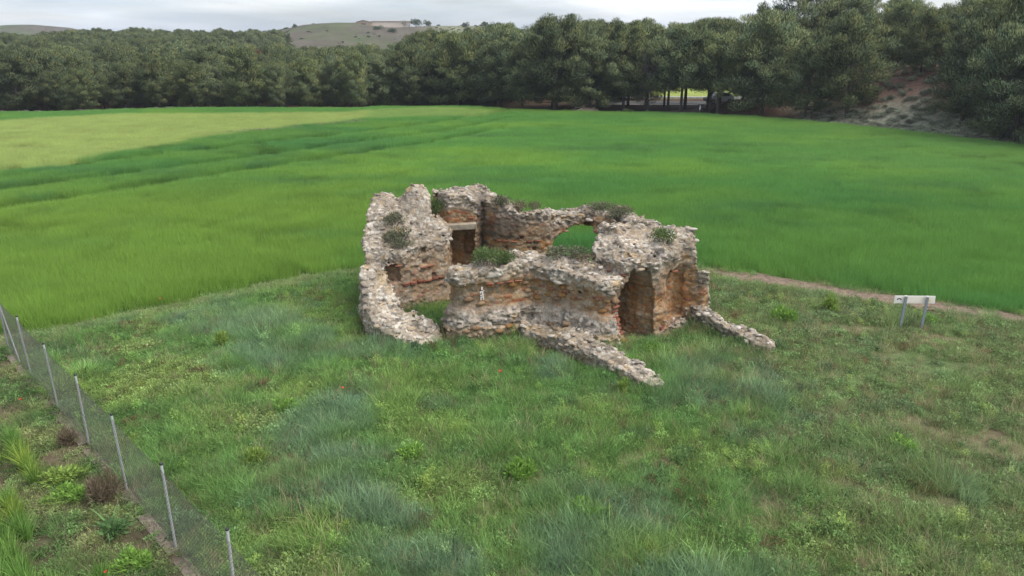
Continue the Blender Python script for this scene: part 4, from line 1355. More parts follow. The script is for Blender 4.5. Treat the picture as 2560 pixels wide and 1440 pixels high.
def build_pines():
    rg = np.random.default_rng(61)
    pts = []
    def ok(x, y, r):
        for q in pts:
            if (q[0] - x) ** 2 + (q[1] - y) ** 2 < (0.5 * (r + q[2])) ** 2:
                return False
        return True
    special = [  # meshes, x, y, height, width factor, label
        (GREY_PINE, 18.6, 104.0, 8.2, 1.15, 'thin grey half-dry pine at the field edge left of the dirt track'),
        (RED_PINE, -47.5, 150.0, 8.6, 1.0, 'dead pine with rusty red-brown needles rising from the left wood'),
        (OPEN_PINE, 38.3, 103.0, 14.2, 1.05, 'tallest pine with an open round crown against the sky'),
        (PINES[3][:2], 39.6, 89.6, 11.6, 1.15, 'broad olive-green pine bulging over the red bank'),
        (PINES[6][:2], 50.8, 77.0, 13.0, 1.0, 'large dark pine with drooping boughs beside the scrubby bank'),
        (PINES[3][:2], 54.0, 71.0, 13.0, 1.1, 'large pine at the right edge of the field corner'),
        (PINES[2][:2], -23.0, 112.6, 8.6, 0.95, 'pale olive pine standing forward at the corner of the left wood'),
    ]
    for me, x, y, h, wd, lab in special:
        pts.append((x, y, 4.0))
        plant_pine(me, x, y, h, rg.uniform(0, 6.28), lab, None, wd)
    tries = []
    # front ranks first, then deeper; everything is kept behind the field edge
    for (d0, d1, n) in ((1.6, 4.5, 900), (4.5, 10, 900), (10, 20, 1200), (20, 34, 1500)):
        for _ in range(n):
            x = rg.uniform(-100, 62)
            y = float(edge_y(x)) + rg.uniform(d0, d1) * 1.25
            tries.append((x, y))
    fronts = {}
    count = 0
    for x, y in tries:
        if abs(x) > 0.72 * y + 4 or count >= 285:
            continue
        b = float(behind(np.array([x]), np.array([y]))[0])
        if b < 1.3:
            continue
        lf = x < -19.5
        md = -19.5 <= x < 6
        gap = 0.175 < x / y < 0.285
        if gap and (y > 113 or (b < 1.5)):
            continue
        if 20.5 < x < 31 and b < 12 and abs(y - np.interp(x, [18.5, 22, 26, 29.5, 31], [103.0, 104.2, 106.5, 110.5, 114])) < 2.0:
            continue
        if x > 2 and 114.5 < y < 126:
            continue
        slope = x > 35.5 and b < 13.5 and x < 53       # the open scrub bank
        if slope and not (x > 46.8):
            if not (b < 3 and x < 38):
                continue
        r = 4.1 if lf else (4.3 if md else 4.6)
        if gap:
            r = 2.9
        if not ok(x, y, r):
            continue
        pts.append((x, y, r))
        count += 1
        if lf:
            h = rg.uniform(5.6, 8.8) + 0.9 * smooth(6, 20, b)
            if x > -34 and y < 122:
                h = rg.uniform(6.8, 8.6)
            k = rg.choice([0, 1, 2, 3, 7])
            rank = 'front' if b < 5 else ('second' if b < 11 else 'rear')
            where = 'at the far left' if x < -62 else ('behind the yellow crop' if x < -40 else 'near the field corner')
            lab, grp = 'dark pine in the %s ranks of the left wood, %s' % (rank, where), 'pines of the left wood, %s ranks %s' % (rank, where)
        elif md:
            h = rg.uniform(8.4, 11.8) + 1.2 * smooth(-12, 4, x)
            k = rg.choice([0, 1, 2, 3, 7])
            lab, grp = 'dark pine in the row behind the middle of the field', 'pines behind the middle of the field'
        elif gap:
            h = rg.uniform(10.2, 12.2)
            k = rg.choice([4, 5])
            lab, grp = 'pine with a bare lower trunk beside the dirt track', 'pines around the dirt track'
        elif x < 35:
            h = rg.uniform(10.0, 13.0)
            k = rg.choice([1, 3, 6, 7])
            lab, grp = 'tall dense pine in the row behind the right part of the field', 'tall pines behind the right part of the field'
        else:
            h = rg.uniform(6.8, 9.0) if b > 8 else rg.uniform(9.0, 11.5)
            k = rg.choice([1, 3, 6])
            lab, grp = 'big grey-green pine on or above the scrubby bank at the right', 'pines on the right bank'
        tr = plant_pine(PINES[k][:2], x, y, h, rg.uniform(0, 6.28), lab, grp, rg.uniform(0.95, 1.3) * (1.10 if not lf else 1.12))
        if b < 5.2:
            zone = 'left wood' if lf else ('wood behind mid-field' if md else ('pines around the dirt track' if gap else ('tall right-hand pines' if x < 35 else 'pines on the right bank')))
            fronts.setdefault(zone, []).append((x / y, tr))
    words = 'first second third fourth fifth sixth seventh eighth ninth tenth eleventh twelfth thirteenth fourteenth fifteenth sixteenth seventeenth eighteenth nineteenth twentieth'.split()
    for zone, L in fronts.items():
        for w_, (_, tr) in zip(words, sorted(L, key=lambda q: q[0])):
            tr['label'] = '%s pine from the left in the front rank of the %s' % (w_, zone)
    # the rest of the wood reads as one mass
    src = []
    for k in (0, 1, 2, 3, 7):
        tb, V, F, S = PINES[k][2]
        tv = np.array(tb.v)
        q = [f for f in tb.f if len(f) == 4]
        tr = np.array([(f[0], f[1], f[2]) for f in q] + [(f[0], f[2], f[3]) for f in q])
        VV = np.concatenate([V, tv])
        FF = np.concatenate([F, tr + len(V)])
        me = crown_mesh(VV, FF, (np.concatenate([S[0], np.ones((len(tv), 3))]), np.concatenate([S[1], tv / (np.linalg.norm(tv, axis=1)[:, None] + 1e-6)])), M_NEEDLE, 'wood_tree')
        me.materials.append(M_BARK)
        mi = np.zeros(len(FF), np.int32)
        mi[len(F):] = 1
        me.polygons.foreach_set('material_index', mi)
        src.append(me)
    coll = source('wood_source', src)
    X, Y = jitter_grid(rg, -215, -2, 112, 300, 4.3)
    X2, Y2 = jitter_grid(rg, -2, 130, 112, 175, 5.2)
    X, Y = np.concatenate([X, X2]), np.concatenate([Y, Y2])
    b = behind(X, Y)
    k = (np.abs(X) < 0.74 * Y + 6) & (b > 6)
    k &= ~((X > -80) & (Y > 195)) & ~((X > -20) & (X < 2) & (Y > 170))
    k &= ~((X / Y > 0.15) & (X / Y < 0.30) & (X > 0)) & ~((X > 2) & (Y < 127))
    k &= ~((X > 33) & (b < 14))
    P = np.array([(q[0], q[1]) for q in pts])
    near = np.array([np.min((P[:, 0] - a) ** 2 + (P[:, 1] - c) ** 2) < 9.0 for a, c in zip(X, Y)])
    k &= ~near
    X, Y = X[k], Y[k]
    n = len(X)
    h = rg.uniform(5.6, 7.8, n) + np.where(X > -20, 2.0, 0) + np.where(X > 6, 1.2, 0) + 1.2 * smooth(190, 240, Y) * (rg.random(n) < 0.3)
    s = h / 10
    wd = s * rg.uniform(1.0, 1.35, n)
    scatter('pine_wood', np.stack([X, Y, height(X, Y) - 0.05], -1), np.stack([0 * X, 0 * X, rg.uniform(0, 6.28, n)], -1), np.stack([wd, wd, s], -1), rg.integers(0, 5, n), np.ones((n, 3)), coll)
    print('pines', count, 'wood', n)

build_pines()

# ------------------------------------------------------------------ shrubs growing on the ruin and in the meadow
def bush_meshes(seed, mat, n=900, leaf=0.10, lumps=9, flat=0.7, spiky=0.0, aspect=0.3):
    """foliage of a bush about 1 m across, and its twigs"""
    rg = np.random.default_rng(seed)
    parts = []
    tw = MB()
    for k in range(lumps):
        a = rg.uniform(0, 6.28)
        r = 0.34 * math.sqrt(rg.random())
        c = np.array((r * math.cos(a), r * math.sin(a), flat * (0.22 + 0.42 * rg.random() * (1 - r))))
        parts.append(leaves(rg, n // lumps, c, (0.2, 0.2, 0.18 * flat + 0.03), leaf * (1 + spiky), 0.5 + spiky, (0.6, 1.4), aspect))
        tw.tube([(0.2 * c[0], 0.2 * c[1], -0.12), (0.7 * c[0], 0.7 * c[1], 0.5 * c[2]), tuple(c)], [0.018, 0.012, 0.005], 4, False)
    if spiky:
        parts.append(blades(rg, 130, 0.22, 0.35, 0.85, 0.02, 0.7, 2, (0.7, 1.3)))
    return plant_mesh('foliage', parts, mat), tw.mesh('stem', M_TWIG)

M_THYME = mat_leaf('grey_green_shrub', (0.150, 0.158, 0.098), False, 0.2, 0.15)
M_BROWNSH = mat_leaf('brown_shrub', (0.180, 0.150, 0.105), False, 0.2, 0.15)
M_GREENSH = mat_leaf('green_shrub', (0.130, 0.180, 0.070), False, 0.25, 0.15)
M_WEED = mat_leaf('bright_weed', (0.235, 0.400, 0.085), False, 0.35, 0.15)
M_WEEDY = mat_leaf('yellow_green_weed', (0.270, 0.375, 0.095), False, 0.35, 0.1)
M_DRYBR = mat_leaf('dry_brush', (0.200, 0.155, 0.105), False, 0.15, 0.1)
M_GREYSH = mat_leaf('purplish_dry_shrub', (0.200, 0.160, 0.150), False, 0.15, 0.1)
B_THYME = [bush_meshes(600 + i, M_THYME, 1000, 0.085) for i in range(3)]
B_BROWN = [bush_meshes(610 + i, M_BROWNSH, 800, 0.085) for i in range(2)]
B_GREEN = [bush_meshes(620 + i, M_GREENSH, 1000, 0.095) for i in range(2)]
B_WEED = [bush_meshes(630 + i, M_WEED, 900, 0.10, 9, 0.9, 0.5) for i in range(2)]
B_WEEDY = [bush_meshes(640, M_WEEDY, 700, 0.09, 7, 1.1, 0.8)]
B_DRY = [bush_meshes(650, M_DRYBR, 1400, 0.12, 10, 0.9, 0.4, 0.10)]
B_PURP = [bush_meshes(660, M_GREYSH, 900, 0.10, 8, 0.6, 0.2, 0.15)]

def bush(meshes, x, y, z, s, label, cat='shrub', name='shrub', sz=None, rz=0.0, group=None):
    t = thing(name, (x, y, z), label, cat, group, rz)
    t.scale = (s, s, sz or s)
    link('foliage', meshes[0], t)
    link('stem', meshes[1], t)
    return t

def ruin_top(x, y):
    return float(RTOP[int((x - RO[0]) / VOX), int((y - RO[1]) / VOX)])

for me_, x_, y_, s_, sz_, lab_ in [
    (B_THYME[0], -4.55, 27.75, 0.95, 0.75, 'flat grey-green shrub on the left wall below the rounded lump'),
    (B_THYME[1], -4.35, 27.05, 0.90, 0.95, 'bushy grey-green shrub in the middle of the left wall top'),
    (B_THYME[2], -4.05, 26.55, 0.80, 0.55, 'low grey-green shrub near the front end of the left wall top'),
    (B_GREEN[0], -3.02, 29.05, 0.60, 1.0, 'dark green shrub wedged between the lump and the tall pier'),
    (B_THYME[0], -0.45, 29.45, 0.75, 0.80, 'grey-green shrub on the back wall slope beside the pier'),
    (B_BROWN[0], 0.30, 29.85, 0.70, 0.85, 'brownish shrub on the back wall crest'),
    (B_BROWN[1], 0.95, 30.0, 0.45, 0.60, 'small brown shrub on the back wall between the crest and the arch'),
    (B_GREEN[1], -0.85, 24.25, 0.85, 1.05, 'left one of two leafy shrubs on the front wall'),
    (B_GREEN[0], -0.20, 24.45, 0.75, 0.85, 'right one of two leafy shrubs on the front wall'),
    (B_THYME[1], 1.85, 24.85, 1.25, 0.70, 'wide olive shrub on the front wall beyond its bend'),
    (B_BROWN[0], 2.45, 24.65, 0.75, 0.50, 'small brown tuft on the front wall near the entrance mass'),
    (B_THYME[2], 3.75, 30.35, 1.05, 0.70, 'grey shrub on top of the arch over the hole'),
    (B_BROWN[1], 4.55, 30.05, 0.85, 0.60, 'dry brown shrub at the outer bend of the arch wall'),
    (B_THYME[0], 4.35, 29.35, 0.95, 0.70, 'olive shrub on the inner side of the arch wall'),
    (B_BROWN[0], 4.95, 27.7, 0.80, 0.45, 'low dry tuft in the middle of the broad right wall top'),
    (B_GREEN[1], 5.35, 25.35, 0.75, 0.90, 'round dark green shrub near the front edge of the right wall top'),
    (B_BROWN[1], 3.55, 26.3, 0.55, 0.40, 'tiny dry tuft on the inner rim of the right wall top'),
]:
    bush(me_, x_, y_, ruin_top(x_, y_) - 0.08, s_ * 1.25, lab_, sz=sz_ * 1.2, rz=x_ * 7)
bush(B_PURP[0], -2.15, 24.35, 0.10, 0.75, 'dry purplish shrub in the gap between curved stump and front wall', sz=0.7)

for me_, x_, y_, s_, sz_, lab_ in [
    (B_WEEDY[0], -9.85, 23.15, 0.55, 0.75, 'single bright yellow-green clump in the bluish grass left of the ruin'),
    (B_WEED[0], 9.95, 25.35, 0.95, 0.95, 'leafy green bush just beyond the end of the shorter low wall'),
    (B_WEEDY[0], 12.15, 26.45, 0.70, 0.85, 'yellow-green bush between the low wall and the white sign'),
    (B_WEED[1], 0.20, 15.25, 0.75, 0.75, 'round bright green bush alone in the front meadow'),
    (B_WEED[0], 1.75, 13.7, 0.85, 0.7, 'wide green bush in the front meadow near the bottom of the picture'),
    (B_WEED[1], -6.4, 18.6, 0.7, 0.6, 'green clump in the meadow right of the fence'),
    (B_WEEDY[0], -6.3, 15.9, 0.55, 0.6, 'yellow-green clump growing close to the chain-link fence'),
    (B_WEED[0], 4.6, 22.6, 0.6, 0.6, 'green weeds between the two low walls'),
    (B_WEEDY[0], 3.3, 19.7, 0.5, 0.6, 'yellow-green clump at the tip of the long low wall'),
    (B_WEED[1], -2.5, 16.2, 0.7, 0.5, 'low green clump in the middle of the front meadow'),
    (B_WEED[0], 9.9, 16.6, 0.8, 0.5, 'low green clump in the right meadow'),
    (B_WEED[1], 15.3, 25.4, 0.7, 0.5, 'green clump just behind the white sign'),
]:
    z_ = float(height(np.array([x_]), np.array([y_]))[0])
    bush(me_, x_, y_, z_ - 0.03, s_, lab_, 'weed', 'weed_clump', sz_, x_ * 5)

# ------------------------------------------------------------------ chain-link fence at the lower left
M_GALV = mat_plain('galvanised_steel', (0.50, 0.51, 0.52), 0.5, 0.15, 20, 0.12)
M_CAP = mat_plain('black_plastic', (0.03, 0.03, 0.032), 0.5, 0, 20, 0.1)
M_WIRE = mat_plain('dull_wire', (0.16, 0.15, 0.14), 0.6, 0.4, 20, 0.1)
M_CONC = mat_plain('old_concrete', (0.22, 0.175, 0.135), 0.95, 0, 6.0, 0.5, 0.6)

def build_fence():
    root = thing('chain_link_fence', (FENCE_0[0], FENCE_0[1], 0), 'sagging chain-link fence on thin grey steel posts with dark caps', 'fence')
    base = np.array((FENCE_0[0], FENCE_0[1], 0))
    st = [-5.76, -2.88, 0.0, 2.90, 5.70, 8.50, 11.42, 14.30]
    post = MB().tube([(0, 0, -0.3), (0, 0, 2.0)], 0.027, 10).mesh('post', M_GALV)
    capm = MB().tube([(0, 0, 1.985), (0, 0, 2.02), (0, 0, 2.035)], [0.034, 0.034, 0.022], 10).mesh('post_cap', M_CAP)
    rg = random.Random(3)
    P = []
    for s in st:
        p = FENCE_0 + FENCE_DIR * s
        P.append(p)
        o = link('post', post, root, (p[0] - base[0], p[1] - base[1], 0), (rg.gauss(0, .012), rg.gauss(0, .012), 0))
        link('post_cap', capm, o)
    # brace at the far corner
    e, q = P[-1], FENCE_0 + FENCE_DIR * 12.75
    bm = MB().tube([(e[0] - base[0], e[1] - base[1], 1.85), (q[0] - base[0], q[1] - base[1], -0.05)], 0.022, 8)
    link('brace', bm.mesh('brace', M_GALV), root)
    # wire mesh between the posts: two sets of slanting strands, hung on the outer side
    HT, PITCH = 1.86, 0.062
    u = np.array((FENCE_DIR[0], FENCE_DIR[1], 0))
    nn = np.array((FENCE_N[0], FENCE_N[1], 0)) * 0.034
    r = 0.0029
    for i in range(len(st) - 1):
        L = st[i + 1] - st[i]
        V, F = [], []
        def strand(s0, z0, s1, z1):
            sag0, sag1 = [0.05 * math.sin(math.pi * min(max(s / L, 0), 1)) for s in (s0, s1)]
            a = u * (st[i] + s0) + nn * (1 + 1.2 * sag0) + np.array((0, 0, z0 - sag0 * (z0 / HT)))
            b = u * (st[i] + s1) + nn * (1 + 1.2 * sag1) + np.array((0, 0, z1 - sag1 * (z1 / HT)))
            d = b - a
            d /= np.linalg.norm(d)
            w1 = np.cross(d, nn / np.linalg.norm(nn))
            w2 = nn / np.linalg.norm(nn)
            o = len(V)
            for c in (a, b):
                for k in range(3):
                    an = k * 2.094
                    V.append(c + r * (math.cos(an) * w1 + math.sin(an) * w2))
            for k in range(3):
                F.append((o + k, o + (k + 1) % 3, o + 3 + (k + 1) % 3, o + 3 + k))
        for sg in (1, -1):
            k = -HT if sg > 0 else 0.0
            end = L if sg > 0 else L + HT
            while k < end:
                if sg > 0:      # s = k + z
                    z0, z1 = max(0.0, -k), min(HT, L - k)
                    if z1 - z0 > 0.02:
                        m_ = (z0 + z1) / 2
                        strand(k + z0, z0 + 0.04, k + m_, m_ + 0.04)
                        strand(k + m_, m_ + 0.04, k + z1, z1 + 0.04)
                else:           # s = k - z
                    z0, z1 = max(0.0, k - L), min(HT, k)
                    if z1 - z0 > 0.02:
                        m_ = (z0 + z1) / 2
                        strand(k - z0, z0 + 0.04, k - m_, m_ + 0.04)
                        strand(k - m_, m_ + 0.04, k - z1, z1 + 0.04)
                k += PITCH * 1.414
        for z in (0.05, 0.95, HT + 0.03):
            strand(0, z, L / 2, z)
            strand(L / 2, z, L, z)
        link('wire_mesh', mesh_np('wire_mesh', np.array(V), np.array(F), None, M_WIRE), root)
    # concrete footing, half buried, in lengths
    for i, (a, b) in enumerate([(-5.8, -3.0), (-2.9, -0.35), (-0.1, 1.6), (2.2, 3.6), (4.1, 5.6), (5.8, 8.3), (8.6, 11.2), (11.5, 14.3)]):
        c = u * ((a + b) / 2) + np.array((FENCE_N[0], FENCE_N[1], 0)) * 0.10
        link('footing', MB().box((0, 0, 0), (b - a, 0.24, 0.16)).mesh('footing', M_CONC), root, c + np.array((0, 0, -0.055 + 0.012 * (i % 3))), (0, 0, math.atan2(FENCE_DIR[1], FENCE_DIR[0])))

build_fence()

# ------------------------------------------------------------------ strip outside the fence: weeds, bare soil, drilled cereal rows
def build_outside():
    rg = np.random.default_rng(71)
    X, Y = jitter_grid(rg, -22, -3, 8.6, 25, 0.17)
    fs, fa = fence_side(X, Y), fence_along(X, Y)
    k = in_view(X, Y) & (fs > 0.12) & (fa < 14.6) & (sdpoly(X, Y, FIELD) > 0.3)
    patch = fbm(X / 1.1, Y / 1.1, 0, 3, 161)
    k &= (rg.random(len(X)) < np.where(fs < 1.9, 0.9 * smooth(-0.65, 0.0, patch) + 0.16, 0.34)) | ((fa > 6.0) & (rg.random(len(X)) < 0.55 * smooth(-0.2, 0.3, patch)))
    X, Y = X[k], Y[k]
    n = len(X)
    T = np.zeros((n, 3)) + np.array((0.175, 0.290, 0.105))
    T = lerp3(T, (0.350, 0.400, 0.170), smooth(0.0, 0.5, fbm(X / 1.4, Y / 1.4, 0, 3, 162)))
    T = T * rg.uniform(0.6, 1.4, (n, 1))
    dry = rg.random(n) < 0.16
    T = np.where(dry[:, None], np.array((0.30, 0.235, 0.175)) * rg.uniform(0.6, 1.2, (n, 1)), T)
    idx = np.where(rg.random(n) < 0.55, 8 + rg.integers(0, 4, n), rg.integers(0, 8, n))
    idx = np.where(dry, 15 + rg.integers(0, 2, n), idx)
    sc = rg.uniform(0.6, 1.15, n)
    scatter('roadside_weeds', np.stack([X, Y, height(X, Y) - 0.01], -1), np.stack([rg.normal(0, .12, n), rg.normal(0, .12, n), rg.uniform(0, 6.28, n)], -1),
            np.stack([sc, sc, sc * rg.uniform(.7, 1.1, n)], -1), idx, T, PLANTS)
    # cereal rows parallel to the fence
    ms = [plant_mesh('row_tuft', [blades(rg, 46, 0.085, 0.36, 0.66, 0.016, 0.45, 3, (0.6, 1.35), 0.9)], M_LEAF) for _ in range(5)]
    src = source('row_source', ms)
    P = []
    for q in np.arange(1.42, 7.0, 0.36):
        for s in np.arange(-7, 7.2 + 0.3 * q, 0.085):
            gap = vnoise(np.array([s * 0.8]), np.array([q * 3.0]), 0, 171)[0]
            if (q < 2.3 and gap < 0.25) or gap < -0.78:
                continue
            p = FENCE_0 + FENCE_DIR * (s + rg.normal(0, .03)) + FENCE_N * (q + rg.normal(0, .028))
            P.append(p)
    P = np.array(P)
    P = P[in_view(P[:, 0], P[:, 1])]
    n = len(P)
    T = np.zeros((n, 3)) + np.array((0.205, 0.360, 0.090))
    T = lerp3(T, (0.330, 0.430, 0.085), smooth(0.0, 0.5, fbm(P[:, 0] / 0.5, P[:, 1] / 0.5, 0, 2, 173)))
    T = T * rg.uniform(0.7, 1.3, (n, 1))
    sc = rg.uniform(0.8, 1.2, n)
    scatter('cereal_rows', np.stack([P[:, 0], P[:, 1], height(P[:, 0], P[:, 1])], -1), np.stack([rg.normal(0, .1, n), rg.normal(0, .1, n), rg.uniform(0, 6.28, n)], -1),
            np.stack([sc, sc, sc * rg.uniform(.8, 1.15, n)], -1), rg.integers(0, 5, n), T, src)

build_outside()
def at_fence(s, q):
    p = FENCE_0 + FENCE_DIR * s + FENCE_N * q
    return float(p[0]), float(p[1])

x_, y_ = at_fence(2.75, 0.50)
bush(B_DRY[0], x_, y_, -0.03, 0.72, 'large dry brown brush leaning on the outer side of the fence', 'shrub', 'dry_brush', 1.05)
x_, y_ = at_fence(6.1, 0.35)
bush(B_DRY[0], x_, y_, -0.03, 0.5, 'smaller dry brown brush at the fence foot, farther along', 'shrub', 'dry_brush', 0.7, 1.0)
x_, y_ = at_fence(1.4, 0.75)
rgw = np.random.default_rng(75)
me_ = plant_mesh('foliage', [blades(rgw, 46, 0.12, 0.35, 0.75, 0.045, 1.3, 4, (0.7, 1.3), 1.0), leaves(rgw, 120, (0, 0, 0.18), (0.3, 0.3, 0.15), 0.13, 0.5)], mat_leaf('reedy_leaf', (0.165, 0.290, 0.110), False, 0.3, 0.1))
bush((me_, B_WEED[0][1]), x_, y_, -0.02, 1.0, 'broad-bladed arching green plant outside the fence below the dry brush', 'weed', 'weed_clump')
for s__, q__, k__, sc__, lab_ in [(0.0, 0.85, 0, 0.8, 'leafy green clump on the soil strip near the nearest fence panel'), (4.3, 0.9, 1, 1.0, 'pale green leafy clump outside the fence beyond the dry brush'), (3.4, 1.1, 0, 0.9, 'green leafy clump between the cereal rows and the dry brush')]:
    x_, y_ = at_fence(s__, q__)
    bush(B_WEED[k__] if k__ == 0 else B_WEEDY[0], x_, y_, -0.03, sc__, lab_, 'weed', 'weed_clump', 0.5)

# poppies
M_POPPY = mat_plain('poppy_red', (0.62, 0.035, 0.02), 0.6, 0, 30, 0.15)
M_STEM = mat_plain('green_stem', (0.12, 0.22, 0.06), 0.7, 0, 30, 0.15)
pv, pf = [], []
for k in range(4):
    a0 = k * math.pi / 2
    b0 = len(pv)
    for j in range(5):
        a = a0 - 0.75 + 1.5 * j / 4
        pv.append((0.042 * math.cos(a), 0.042 * math.sin(a), 0.036 + 0.006 * (k % 2)))
    pv.append((0, 0, 0))
    for j in range(4):
        pf.append((b0 + 5, b0 + j, b0 + j + 1))
petal_me = mesh_np('petals', np.array(pv), np.array(pf), None, M_POPPY)
stem_me = MB().tube([(0, 0, -0.40), (0.02, 0.01, -0.2), (0, 0, 0)], 0.004, 5).mesh('stem', M_STEM)
for x_, y_, z_, lab_ in [(*at_fence(-0.25, 1.35), 0.34, 'red poppy on the bare soil by the cereal rows'), (*at_fence(8.9, 0.75), 0.40, 'red poppy in the weeds outside the far part of the fence'),
                         (-13.6, 27.0, 0.36, 'red poppy at the edge of the green field left of the ruin'), (9.1, 30.7, 0.33, 'red poppy on the dirt path behind the ruin'),
                         (-0.35, 20.4, 0.38, 'red poppy in the meadow in front of the ruin'), (-4.9, 19.3, 0.36, 'faded red poppy in the meadow left of centre'), (-15.0, 24.9, 0.36, 'red poppy near the far corner of the fence')]:
    t = thing('poppy', (x_, y_, z_), lab_, 'flower')
    t.scale = (0.95, 0.95, 1.0)
    link('petals', petal_me, t, rot=(0.4, 0.1, x_))
    link('stem', stem_me, t)

# ------------------------------------------------------------------ white sign by the path
def build_sign():
    m_white = mat_plain('white_board', (0.72, 0.69, 0.64), 0.6, 0, 4, 0.06)
    m_cream = mat_plain('cream_panel', (0.70, 0.64, 0.55), 0.6, 0, 3, 0.08)
    m_blue = mat_plain('grey_blue_post', (0.25, 0.28, 0.31), 0.6, 0.2, 10, 0.1)
    m_black = mat_plain('emblem_black', (0.02, 0.022, 0.03), 0.6, 0, 10, 0.1)
    m_stain = mat_plain('rust_stain', (0.66, 0.54, 0.34), 0.7, 0, 9, 0.2)
    t = thing('information_sign', (14.33, 24.69, 0), 'low white sign board on two grey posts by the path', 'sign', None, -0.06)
    for dx in (-0.37, 0.37):
        link('post', MB().box((dx, 0.03, 0.55), (0.085, 0.045, 1.38)).mesh('post', m_blue), t, rot=(0, R(1.0), 0))
        link('bracket', MB().box((dx, 0.02, 1.275), (0.10, 0.06, 0.035)).mesh('bracket', m_white), t)
    bd = link('board', MB().box((0, -0.022, 1.13), (1.40, 0.035, 0.27)).mesh('board', m_white), t, rot=(R(-6), R(-0.6), 0))
    link('text_panel', MB().box((0.125, -0.0425, 1.13), (1.07, 0.004, 0.215)).mesh('text_panel', m_cream), bd)
    link('emblem_square', MB().box((-0.545, -0.0425, 1.13), (0.23, 0.004, 0.215)).mesh('emblem_square', m_white), bd)
    em = MB()
    for k in range(9):      # a dark arch with a pale opening
        a = math.pi * (0.08 + 0.84 * k / 8)
        em.box((-0.545 + 0.062 * math.cos(a), -0.0475, 1.125 + 0.040 * math.sin(a)), (0.034, 0.005, 0.028))
    em.box((-0.607, -0.0475, 1.125), (0.026, 0.005, 0.022))
    em.box((-0.483, -0.0475, 1.125), (0.026, 0.005, 0.022))
    link('emblem', em.mesh('emblem', m_black), bd)
    n = 14
    sv = [(0.50 + 0.095 * math.cos(i * 6.283 / n) * (1 + 0.15 * math.sin(i * 2.3)), -0.0462, 1.085 + 0.038 * math.sin(i * 6.283 / n)) for i in range(n)]
    s = MB()
    s.add(sv, [tuple(range(n))])
    link('stain', s.mesh('stain', m_stain), bd)

build_sign()

# ------------------------------------------------------------------ by the dirt track: panel, car, guard rail, brush pile
def build_track_sign():
    m_b = mat_plain('black_panel', (0.02, 0.02, 0.022), 0.5, 0, 10, 0.1)
    m_w = mat_plain('white_figure', (0.78, 0.78, 0.78), 0.6, 0, 10, 0.05)
    m_p = mat_plain('grey_pole', (0.30, 0.30, 0.30), 0.6, 0.3, 10, 0.1)
    t = thing('track_sign', (24.75, 99.9, float(height(24.75, 99.9))), 'small black sign with a white figure on a thin post', 'sign')
    link('post', MB().box((0, 0.03, 0.62), (0.07, 0.05, 1.35)).mesh('post', m_p), t)
    pn = link('panel', MB().box((0, -0.02, 1.02), (0.52, 0.04, 0.80)).mesh('panel', m_b), t)
    fg = MB().box((0, -0.045, 0.93), (0.15, 0.01, 0.34)).box((0.01, -0.045, 1.20), (0.12, 0.01, 0.15)).box((-0.03, -0.046, 0.75), (0.10, 0.01, 0.10))
    link('figure', fg.mesh('figure', m_w), pn)

build_track_sign()

